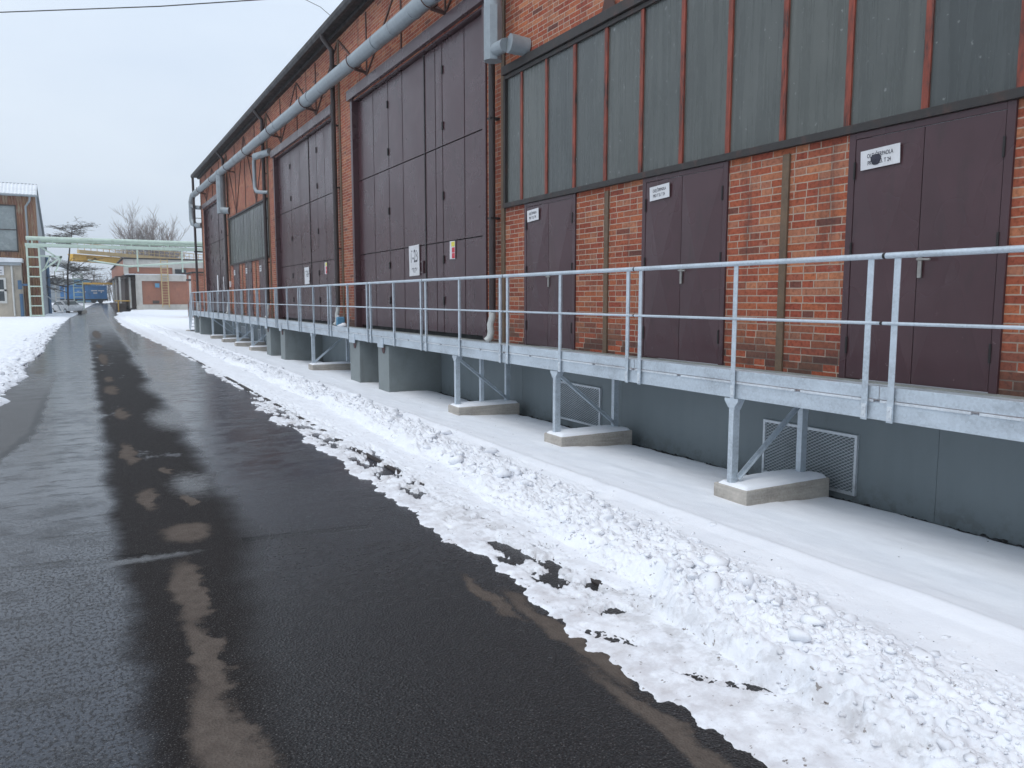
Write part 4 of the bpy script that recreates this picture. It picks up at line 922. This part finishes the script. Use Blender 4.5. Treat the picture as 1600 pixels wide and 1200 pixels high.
for (a, c, d, e) in ((-7.6, -5.95, 1.35, 1.55), (-7.6, -5.95, 3.45, 3.62), (-7.6, -5.95, 2.42, 2.58), (-7.6, -7.45, 1.55, 3.45), (-6.85, -6.72, 1.55, 3.45), (-6.12, -5.95, 1.55, 3.45)): w.box(a, c, 82.28, 82.399, d, e)
w = w.build('window', M['wood'], an); MB().box(-7.5, -6.05, 82.36, 82.398, 1.5, 3.5).build('glass', M['darkglass'], w)
MB().tube([(-5.45, 82.3, .2), (-5.45, 82.3, 4.7)], .08, 8).build('downpipe', M['wood'], an)
t = empty('annex_sign', (-6.8, 82.35, 4.2), 'wide white board with two lines of text over the annex window', 'sign'); MB().box(-8.2, -6.05, 82.3, 82.38, 3.85, 4.65).build('board', M['white'], t)
MB().box(-8.1, -6.2, 82.29, 82.299, 4.02, 4.07).box(-8.1, -6.2, 82.29, 82.299, 4.25, 4.30).box(-7.2, -6.6, 82.29, 82.299, 4.47, 4.53).build('lettering', M['ink'], t)
t = empty('blue_post', (-4.85, 82.2, 0), 'blue steel post with a box on top at the annex corner', 'post'); MB().tube([(-4.85, 82.2, -.1), (-4.85, 82.2, 2.2)], .14, 8).build('post', M['bluedark'], t); MB().box(-5.0, -4.3, 82.1, 82.3, 2.9, 3.1).box(-5.05, -4.75, 82.0, 82.3, 2.6, 3.4).build('box', M['bluedark'], t)

# pipe bridge across the road
pb = empty('pipe_bridge', (3, 82, 6.5), 'pale green pipe bridge spanning the road behind the hall', 'pipe bridge')
MB().tube([(-4.2, 82, 7.15), (12.5, 82, 7.15)], .185, 12).build('pipe', M['green'], pb, smooth=True)
MB().tube([(-3.1, 82.6, 6.95), (12.5, 82.6, 6.95)], .12, 8).build('pipe', M['green'], pb, smooth=True)
MB().box(-4.3, 12.5, 81.8, 81.95, 6.42, 6.70).box(-4.3, 12.5, 82.6, 82.75, 6.42, 6.70).build('girder', M['green'], pb)
for i in range(11): MB().box(-3.8+1.6*i, -3.72+1.6*i, 81.85, 82.7, 6.70, 6.95).build('pipe_rest', M['green'], pb)
f = MB(); f.bar((-3.2, 82, 5.6), (-1.5, 82, 5.55), .1, .16).bar((-3.2, 82, 4.2), (-1.5, 82, 5.6), .1, .14).bar((-2.4, 82, 5.6), (-2.9, 82, 4.5), .1, .12).bar((-1.5, 82, 5.6), (-2.1, 82, 4.2), .1, .12).bar((-3.2, 82, 6.45), (-2.0, 82, 5.6), .1, .14); f.build('knee_brace', M['green'], pb)
def pylon(x, y, w, h, z0, name, label, mat, n=7, lean=.0, parent=None):
    t = empty(name, (x, y, z0), label, 'pylon')
    for sx in (-1, 1):
        for sy in (-.4, .4): MB().bar((x+sx*w/2+lean, y+sy, z0), (x+sx*w/2*.92, y+sy, z0+h), .12, .12).build('leg', mat, t)
    for i in range(n+1):
        z = z0+.2+(h-.3)*i/n; k = lean*(1-i/n); f = MB()
        for sy in (-.4, .4): f.box(x-w/2+k, x+w/2+k, y+sy-.04, y+sy+.04, z, z+.1)
        f.box(x-.03, x+.03, y-.36, y+.36, z, z+.06); f.v = [tuple(round(c, 5) for c in v) for v in f.v]
        f.build('rung', mat, t)
    return t
pylon(-3.72, 82, 1.0, 6.4, 0., 'pipe_pylon', 'tall pale green ladder-like pylon under the left end of the pipe bridge', M['green'], 7, .0)
pylon(-2.35, 106, .95, 4.9, T(106), 'pipe_pylon', 'whitish narrow pylon behind the parked silver car', M['wood'], 6)
pylon(-.45, 105, 1.0, 4.6, T(105), 'pipe_pylon', 'shorter pale green pylon on a concrete base before the blue wagon', M['green'], 8)
t = MB().box(-1.1, .3, 104.5, 105.5, T(105)-.3, T(105)+.35).build('pylon_base', M['foot'], bevel=.05); tag(t, 'stained concrete base block under the shorter green pylon', 'base')
t = empty('sloping_pipe', (-1.4, 100, 5.2), 'silver lagged pipe sloping down from the shed to the shorter green pylon', 'pipe'); MB().tube([(-2.7, 98, 6.1), (-.2, 105, 5.1)], .16, 10).build('pipe', M['wood'], t, smooth=True); MB().tube([(-2.9, 98, 5.7), (-.4, 105, 4.75)], .1, 8).build('pipe', M['greysheet'], t, smooth=True)
t = empty('stair_rail', (-3.5, 84, .5), 'grey handrail sloping down beside the tall green pylon', 'handrail'); MB().tube([(-3.3, 83, 2.3), (-2.2, 84, 1.4), (-1.9, 84, .6)], .06, 6).build('rail', M['greysheet'], t)

# silver car
def car(x, y, z, rot, label):
    t = empty('parked_car', (0,0,0), label, 'car')
    prof = [(-2.1,.35),(-2.15,.75),(-2.05,.95),(-1.35,1.02),(-.75,1.42),(.55,1.45),(1.35,1.02),(2.0,.92),(2.15,.7),(2.12,.32)]
    MB().prism([(a,c) for a, c in prof], 'y', -.85, .85).build('body', M['carpaint'], t, bevel=.06)
    for s in (-1, 1): MB().prism([(-1.2,1.02),(-.72,1.36),(.48,1.38),(1.12,1.02)], 'y', s*.853, s*.86).build('side_window', M['darkglass'], t)
    MB().add([(.62,-.7,1.425),(.62,.7,1.425),(1.32,.75,1.06),(1.32,-.75,1.06)], [(0,1,2,3)]).build('windscreen', M['darkglass'], t)
    MB().add([(-.80,-.7,1.41),(-.80,.7,1.41),(-1.34,.75,1.05),(-1.34,-.75,1.05)], [(0,3,2,1)]).build('rear_window', M['darkglass'], t)
    for sx in (-1.35, 1.35):
        for s in (-1, 1):
            w = MB().tube([(sx, s*.66, .31), (sx, s*.87, .31)], .31, 18).build('wheel', M['black'], t); MB().tube([(sx, s*.871, .31), (sx, s*.885, .31)], .19, 12).build('rim', M['galv'], w)
    for s in (-1, 1): MB().box(-2.17, -2.05, s*.62-.16, s*.62+.16, .74, .92).build('tail_light', M['red'], t); MB().box(2.03, 2.16, s*.6-.2, s*.6+.2, .66, .82).build('headlight', M['white'], t)
    MB().prism([(-.7,1.43),(.5,1.455),(.5,1.50),(-.7,1.48)], 'y', -.7, .7).build('roof_snow', M['snow'], t, bevel=.02)
    t.location = (x, y, z); t.rotation_euler = (0,0,rot); return t
car(-1.75, 103, T(103)-.02, R(-62), 'silver parked car with snow on its roof between the far pylons')

# blue rail wagon and what stands behind it
wg = empty('rail_wagon', (.7, 146, 1), 'blue open rail wagon with white lettering at the end of the road', 'wagon')
def wx(x): return x
b = MB(); b.box(-3.2, 3.5, 145, 148, 1.75, 3.85)
b.build('body', M['blue'], wg, bevel=.03)
r_ = MB()
for i in range(6): r_.box(-3.2+1.32*i, -3.08+1.32*i, 144.9, 144.999, 1.75, 3.8)
r_.box(-3.25, 3.55, 144.88, 144.99, 3.72, 3.9).box(-3.25, 3.55, 144.9, 144.99, 1.7, 1.85); r_.build('ribs', M['blue'], wg)
MB().box(-3.3, 3.6, 145.2, 147.8, 1.45, 1.69).build('chassis', M['black'], wg)
for x in (-2.3, -1.3, 1.5, 2.5): MB().tube([(x, 145.3, 1.4), (x, 145.45, 1.4)], .42, 14).build('wheel', M['black'], wg)
MB().box(1.2, 3.1, 144.93, 144.96, 2.95, 3.12).box(1.5, 2.2, 144.93, 144.96, 2.55, 2.75).box(2.6, 2.75, 144.93, 144.96, 2.7, 2.95).prism([(.1,2.6),(.5,2.85),(.1,3.1),(.28,2.85)], 'y', 144.93, 144.96).prism([(-.9,2.95),(-.4,3.05),(-.3,2.75),(-.55,2.65),(-.6,2.85)], 'y', 144.93, 144.96).build('lettering', M['white'], wg)
t = empty('blue_hood', (0, 152, 3), 'blue sloping loader roof showing above the wagon', 'vehicle'); MB().prism([(-1.2,1.2),(-1.2,4.9),(.9,4.8),(2.4,3.6),(2.4,1.2)], 'y', 151, 153).build('cab', M['bluepale'], t, bevel=.05); MB().prism([(-.9,3.9),(-.9,4.5),(.8,4.45),(1.7,3.75)], 'y', 150.94, 150.99).build('window', M['darkglass'], t)
t = empty('yellow_boom', (2.5, 143, 4), 'small yellow beam lying level above the blue wagon', 'beam'); MB().box(.1, 4.7, 143.5, 144, 4.05, 4.35).build('beam', M['yellow'], t, bevel=.02); MB().box(.1, .3, 143.6, 143.9, 1., 4.04).box(4.4, 4.6, 143.6, 143.9, 1., 4.04).build('legs', M['timber'], t)

# brick workshop behind the hall
ws = empty('brick_workshop', (10, 118, 0), 'low orange brick workshop in a pale concrete frame beyond the hall', 'building')
zt = T(112)-.15
MB().box(6.75, 22, 112.2, 134, zt, 4.6).build('wall', M['brick2'], ws)
MB().box(6.1, 6.8, 112.0, 113, zt, 4.049).build('concrete_pillar', M['concrete2'], ws); MB().box(6.1, 22, 112.0, 112.19, 4.05, 4.85).build('concrete_lintel', M['concrete2'], ws); MB().box(6.8, 22, 112.0, 112.19, zt, .98).build('concrete_base', M['concrete2'], ws)
MB().box(12.55, 12.75, 111.9, 111.99, zt, 4.5).build('white_pipe', M['wood'], ws)
MB().box(4.9, 22, 115.6, 163, 4.98, 6.95).build('upper_wall', M['brick2'], ws); MB().box(4.9, 22, 115.45, 115.59, 5.95, 7.0).build('concrete_parapet', M['concrete2'], ws)
for (a, c) in ((4.9, 5.5), (10.9, 12.0)): MB().box(a, c, 115.45, 115.59, 4.98, 5.949).build('concrete_panel', M['concrete2'], ws)
MB().box(4.7, 22.2, 115.3, 163.2, 7.0, 7.16).build('roof', M['dark'], ws); MB().box(5.0, 22, 112.0, 115.6, 4.851, 4.97).build('low_roof', M['roofsnow'], ws)
MB().box(4.92, 5.3, 115.6, 163, T(130), 4.97).build('side_wall', M['timber'], ws)  # brick side in shade; the dark boarding colour stands in for that shade
MB().box(3.9, 4.89, 116.5, 160, 4.55, 4.75).build('loading_canopy', M['timber'], ws)
MB().prism([(4.9, 4.35), (6.2, 4.95), (6.2, 5.1), (4.9, 4.5)], 'y', 112.3, 116.4).build('porch_roof', M['dark'], ws)
MB().box(5.3, 6.09, 113.5, 131, T(120), 4.3).build('loading_bay', M['timber'], ws)
MB().box(3.7, 4.91, 114, 140, T(118)-.2, T(118)+.75).build('loading_dock', M['timber'], ws)
for (x, y) in ((4.2, 114.2), (4.0, 122), (5.35, 113.3), (4.1, 135)): MB().box(x, x+.22, y, y+.22, .5, 4.54).build('canopy_post', M['wood'], ws)
MB().tube([(3.6, 113.9, 1.45), (5.4, 113.2, 1.45)], .07, 6).build('dock_rail', M['yellow'], ws); MB().tube([(4.0, 113.8, .2), (4.0, 113.8, 1.45)], .07, 6).build('dock_post', M['yellow'], ws)
MB().box(8.35, 8.9, 111.9, 112.0, 3.2, 3.75).build('blue_box', M['bluepale'], ws, bevel=.03)
MB().box(8.0, 8.8, 112.15, 112.199, 1.1, 1.5).build('vent', M['timber'], ws)
MB().box(11.2, 12.6, 115.3, 115.39, 5.15, 5.75).build('window', M['darkglass'], ws)
ld = empty('yellow_ladder', (9.6, 111.7, 0), 'tall yellow caged ladder fixed to the orange brick workshop', 'ladder')
for x in (9.15, 9.95): MB().box(x-.06, x+.06, 111.6, 111.72, .6, 6.9).build('rail', M['tan'], ld)
for i in range(18): MB().box(9.2, 9.9, 111.63, 111.69, .9+.34*i, .97+.34*i).build('rung', M['tan'], ld)
# low brick outbuilding just past the hall end
ob = empty('brick_outbuilding', (10, 76, 0), 'dark red brick outbuilding peeping past the far end of the hall', 'building')
MB().box(8.75, 16, 75, 80, -.1, 4.05).build('wall', M['brick'], ob); MB().box(8.65, 16.1, 74.9, 80.1, 4.05, 4.18).build('roof', M['dark'], ob)
t = empty('white_pole', (8.35, 74.5, 0), 'thin white pole with a small dark lamp in front of the dark red outbuilding', 'pole'); MB().tube([(8.42, 74.5, -.1), (8.42, 74.5, 3.8)], .09, 8).build('pole', M['wood'], t); MB().tube([(8.1, 74.4, 3.42), (8.5, 74.4, 3.42)], .08, 8).build('lamp', M['black'], t)

# yellow crane girders
def girder(p, q, h, name, label, mat, truss):
    t = empty(name, p, label, 'crane girder'); p = Vector(p); q = Vector(q); m = MB()
    if not truss: m.bar(p, q, .8, h); m.bar(p+Vector((0,0,h/2)), q+Vector((0,0,h/2)), 1.0, .12)
    else:
        n = 26; up = Vector((0,0,h))
        m.bar(p, q, .5, .55)
        r2 = MB(); r2.bar(p+up, q+up, .12, .12); r2.bar(p+up*.55, q+up*.55, .08, .08)
        for i in range(n+1): a = p.lerp(q, i/n); r2.bar(a, a+up, .09, .09)
        r2.build('walkway_rail', mat, t)
    m.build('beam', mat, t); return t
girder((-1.3, 132, 7.75), (21, 158, 7.6), 1.0, 'crane_girder', 'thick yellow crane girder behind the workshop roof', M['yellow'], False)
girder((-.3, 140, 9.1), (23, 160, 8.6), 1.35, 'crane_walkway', 'faded yellow crane walkway with railings above the thick girder', M['tan'], True)
t = empty('steel_column', (18, 150, 0), 'dark steel column under the yellow crane girders, right of the workshop', 'column'); MB().box(16.6, 17.0, 153, 153.5, 0, 7.2).build('column', M['timber'], t)
# green secondary pipe rack farther off
t = empty('pipe_rack', (6, 100, 6), 'thin pale green pipe run on slim posts beyond the pipe bridge', 'pipe rack')
MB().tube([(.8, 108, 6.4), (5.0, 104, 5.6), (13.5, 104, 6.4)], .12, 8).build('pipe', M['green'], t)
for x in (6.0, 11.0): MB().tube([(x, 104.2, 5.0), (x, 104.2, 7.6)], .09, 6).build('post', M['green'], t)

# ------------------------------------------------------------------ trees
def limbs(base, h, spread, levels, rnd, up=.5, n0=5, droop=0., r0=.2):
    """returns list of (polyline, radii, level)"""
    out = []
    def grow(p, d, L, r, lev):
        pts = [p]; q = p; dd = d.copy(); k = 4
        for i in range(k):
            dd = (dd*(3. if droop and not lev else 1.) + Vector((rnd.gauss(0,.14), rnd.gauss(0,.14), rnd.gauss(0,.08) + (up*.16 if lev else .12) - droop*.2*(lev > 0)))).normalized(); q = q + dd*(L/k); pts.append(q)
        out.append((pts, [lerp(r, r*.45, i/k) for i in range(k+1)], lev))
        if lev >= levels: return
        nn = n0 if lev else n0+5
        for j in range(nn):
            f = rnd.uniform(.28 if lev else .25, 1.); idx = f*k; i = min(int(idx), k-1); o = pts[i].lerp(pts[i+1], idx-i)
            an = rnd.uniform(0, 2*PI); sd = Vector((math.cos(an), math.sin(an), rnd.uniform(-.15, .55)*(1-droop)))
            nd = (dd*(.75 if not droop else .15) + sd*spread).normalized()
            grow(o, nd, L*(rnd.uniform(.24, .42)*(1.2-.65*f) if droop and lev == 0 else rnd.uniform(.5, .8)*(1.15-.3*f if lev == 0 else 1)), max(r*.45, .012), lev+1)
    grow(Vector(base), Vector((0,0,1)), h*(.88 if droop else .5), r0, 0); return out
def bare_tree(base, h, label, seed, trunk_mat, twig_mat, levels=4, spread=.8, group=None, droop=0., n0=5, r0=.22, tw=.022, clumps=0):
    rnd = random.Random(seed); t = empty('bare_tree', base, label, 'tree', group); L = limbs(base, h, spread, levels, rnd, n0=n0, droop=droop, r0=r0)
    a = MB(); b = MB()
    for pts, rs, lev in L:
        if lev <= 1: a.tube(pts, rs, 6, False)
        else: b.tube([pts[0], pts[2], pts[4]], [max(rs[0], tw), max(rs[2], tw), tw*.6], 3, False)
    a.build('trunk', trunk_mat, t, smooth=True, fix=False)
    if clumps:
        for pts, rs, lev in L:
            if lev < 2: continue
            for c in range(clumps):
                p = pts[rnd.randint(1,4)] + Vector((rnd.gauss(0,.10), rnd.gauss(0,.10), rnd.gauss(0,.05))); s = rnd.uniform(.05, .13)
                v = [p + Vector((rnd.uniform(-1.6,1.6), rnd.uniform(-1.6,1.6), rnd.uniform(-.5,.5)))*s for _ in range(3)]; b.add(v, [(0,1,2)])
    b.build('crown', twig_mat, t, fix=False); return t
bare_tree((-1.5, 101, T(101)-.1), 11.2, 'dark spreading winter tree between the shed and the pylons', 3, M['bark'], M['needle'], 3, .95, None, .4, 8, .12, .014, 3)
bare_tree((13.4, 172, 1), 17, 'tall grey bare tree standing behind the workshop', 11, M['twig'], M['twig'], 4, .55, None, 0, 6, .35, .024)
bare_tree((10.9, 178, 1), 12.5, 'smaller grey bare tree left of the tall bare one', 12, M['twig'], M['twig'], 4, .5, None, 0, 5, .25, .024)
bare_tree((17.2, 180, 1), 12, 'smaller grey bare tree right of the tall bare one', 15, M['twig'], M['twig'], 4, .5, None, 0, 5, .25, .024)
rnd = random.Random(5); m = MB()
for i in range(60):
    x = rnd.uniform(-25, 45); y = rnd.uniform(205, 260); h = rnd.uniform(6, 10)
    for k in range(16):
        bx = x + rnd.gauss(0, 1.2); a = Vector((bx, y+rnd.gauss(0,1), 1)); q = a + Vector((rnd.gauss(0,.8), rnd.gauss(0,.8), h*rnd.uniform(.6,1)))
        m.tube([a, a.lerp(q,.5)+Vector((rnd.gauss(0,.2),0,0)), q], [.09,.07,.03], 3, False)
        for j in range(5):
            s = a.lerp(q, rnd.uniform(.35, 1)); m.tube([s, s+Vector((rnd.gauss(0,1.1), rnd.gauss(0,1.1), rnd.uniform(.3,1.6)))], [.05,.02], 3, False)
tag(m.build('far_wood', M['farwood'], fix=False), 'grey belt of bare trees far beyond the yard', 'trees', kind='stuff')
# far yard clutter
t = empty('grey_store', (-12, 165, 0), 'long grey low store far behind the blue wagon', 'building'); MB().box(-30, 1.5, 168, 176, 0, 5.4).build('wall', M['greysheet'], t); MB().prism([(167.6,5.4),(172,6.4),(176.4,5.4)], 'x', -30.3, 1.8).build('roof', M['roofsnow'], t)

# overhead cables at the top left
t = empty('overhead_cable', (2, 28, 11), 'thin dark overhead cable crossing the sky to the eave of the hall', 'cable')
MB().tube([(-8.4, 34.6, 11.05), (-1.83, 30.54, 10.92), (2.6, 27.6, 10.95), (7.4, 24.3, 11.1), (9.0, 23.2, 11.15)], .017, 6).build('cable', M['black'], t)
MB().tube([(6.5, 25.05, 11.05), (6.55, 23.4, 10.3), (6.4, 21.3, 9.25)], .009, 5).build('stay', M['black'], t); MB().tube([(7.2, 24.4, 11.1), (7.1, 22.5, 10.3), (6.9, 20.6, 9.45)], .009, 5).build('stay', M['black'], t)
MB().tube([(6.75, 24.7, 11.08), (7.6, 24.15, 11.12)], .045, 6).build('insulator', M['timber'], t)
t = empty('cable_mast', (8.9, 23.2, 9.2), 'short dark mast on the hall roof carrying the overhead cable', 'mast'); MB().tube([(9.0, 23.2, 9.5), (9.0, 23.2, 11.3)], .05, 8).build('mast', M['dark'], t)

hz = bpy.data.materials.new('winter haze'); hz.use_nodes = True; nt = hz.node_tree; nt.nodes.remove(nt.nodes['Principled BSDF'])
pv = nt.nodes.new('ShaderNodeVolumePrincipled'); pv.inputs['Density'].default_value = .0009; pv.inputs['Color'].default_value = (.97,.985,1.,1); pv.inputs['Anisotropy'].default_value = .2
nt.links.new(pv.outputs[0], nt.nodes['Material Output'].inputs['Volume'])
tag(MB().box(-455, 455, -65, 455, -2, 21).build('haze', hz), kind='stuff')

# ------------------------------------------------------------------ light, sky, camera
w = bpy.data.worlds.new('World'); S.world = w; w.use_nodes = True; nt = w.node_tree; bg = nt.nodes['Background']
sky = nt.nodes.new('ShaderNodeTexSky'); sky.sky_type = 'NISHITA'; sky.sun_disc = False; sky.sun_elevation = R(60); sky.sun_rotation = R(-110); sky.air_density = 1.; sky.dust_density = 4.; sky.ozone_density = 1.
hs = nt.nodes.new('ShaderNodeHueSaturation'); hs.inputs['Saturation'].default_value = .6; nt.links.new(sky.outputs[0], hs.inputs['Color'])
tc = nt.nodes.new('ShaderNodeTexCoord'); no = nt.nodes.new('ShaderNodeTexNoise'); no.inputs['Scale'].default_value = 1.6; no.inputs['Detail'].default_value = 5
mp = nt.nodes.new('ShaderNodeMapping'); mp.inputs['Scale'].default_value = (1, 1, 3); nt.links.new(tc.outputs['Generated'], mp.inputs[0]); nt.links.new(mp.outputs[0], no.inputs['Vector'])
rp = nt.nodes.new('ShaderNodeValToRGB'); rp.color_ramp.elements[0].position = .3; rp.color_ramp.elements[0].color = (6.3, 7.45, 9.1, 1); rp.color_ramp.elements[1].position = .7; rp.color_ramp.elements[1].color = (7.9, 8.9, 10.1, 1)
nt.links.new(no.outputs[0], rp.inputs[0])
mx = nt.nodes.new('ShaderNodeMix'); mx.data_type = 'RGBA'; mx.inputs[0].default_value = .88; nt.links.new(hs.outputs[0], mx.inputs[6]); nt.links.new(rp.outputs[0], mx.inputs[7])
sx = nt.nodes.new('ShaderNodeSeparateXYZ'); nt.links.new(tc.outputs['Generated'], sx.inputs[0])
el_ = nt.nodes.new('ShaderNodeMapRange'); el_.inputs[1].default_value = 0.; el_.inputs[2].default_value = .75; el_.inputs[3].default_value = .90; el_.inputs[4].default_value = 1.3; nt.links.new(sx.outputs[2], el_.inputs[0])
vm = nt.nodes.new('ShaderNodeVectorMath'); vm.operation = 'SCALE'; nt.links.new(mx.outputs[2], vm.inputs[0]); nt.links.new(el_.outputs[0], vm.inputs[3])   # an overcast sky brightens towards the zenith
nt.links.new(vm.outputs[0], bg.inputs['Color']); bg.inputs['Strength'].default_value = .1
sl_ = bpy.data.lights.new('Sun', 'SUN'); sl_.energy = 1.0; sl_.angle = R(35); sl_.color = (1., .97, .93)
so = bpy.data.objects.new('Sun', sl_); COL.objects.link(so)
az, el = R(-110), R(60)       # from the left, a little behind the camera
dv = Vector((math.sin(az)*math.cos(el), math.cos(az)*math.cos(el), math.sin(el))); so.rotation_euler = dv.to_track_quat('Z', 'Y').to_euler()
cam = bpy.data.cameras.new('Camera'); co_ = bpy.data.objects.new('Camera', cam); COL.objects.link(co_); S.camera = co_
f, hy, vx = 1200., 466., 130.
cam.sensor_width = 36; cam.lens = 36*f/1600; cam.clip_end = 3000; cam.clip_start = .05
pitch = math.atan((600-hy)/f); yaw = math.atan((800-vx)/math.hypot(f, 600-hy))
co_.location = (0, 0, 1.8); co_.rotation_euler = (PI/2 - pitch, 0, -yaw)
S.view_settings.view_transform = 'Standard'; S.view_settings.look = 'None'; S.view_settings.exposure = .08; S.view_settings.gamma = 1
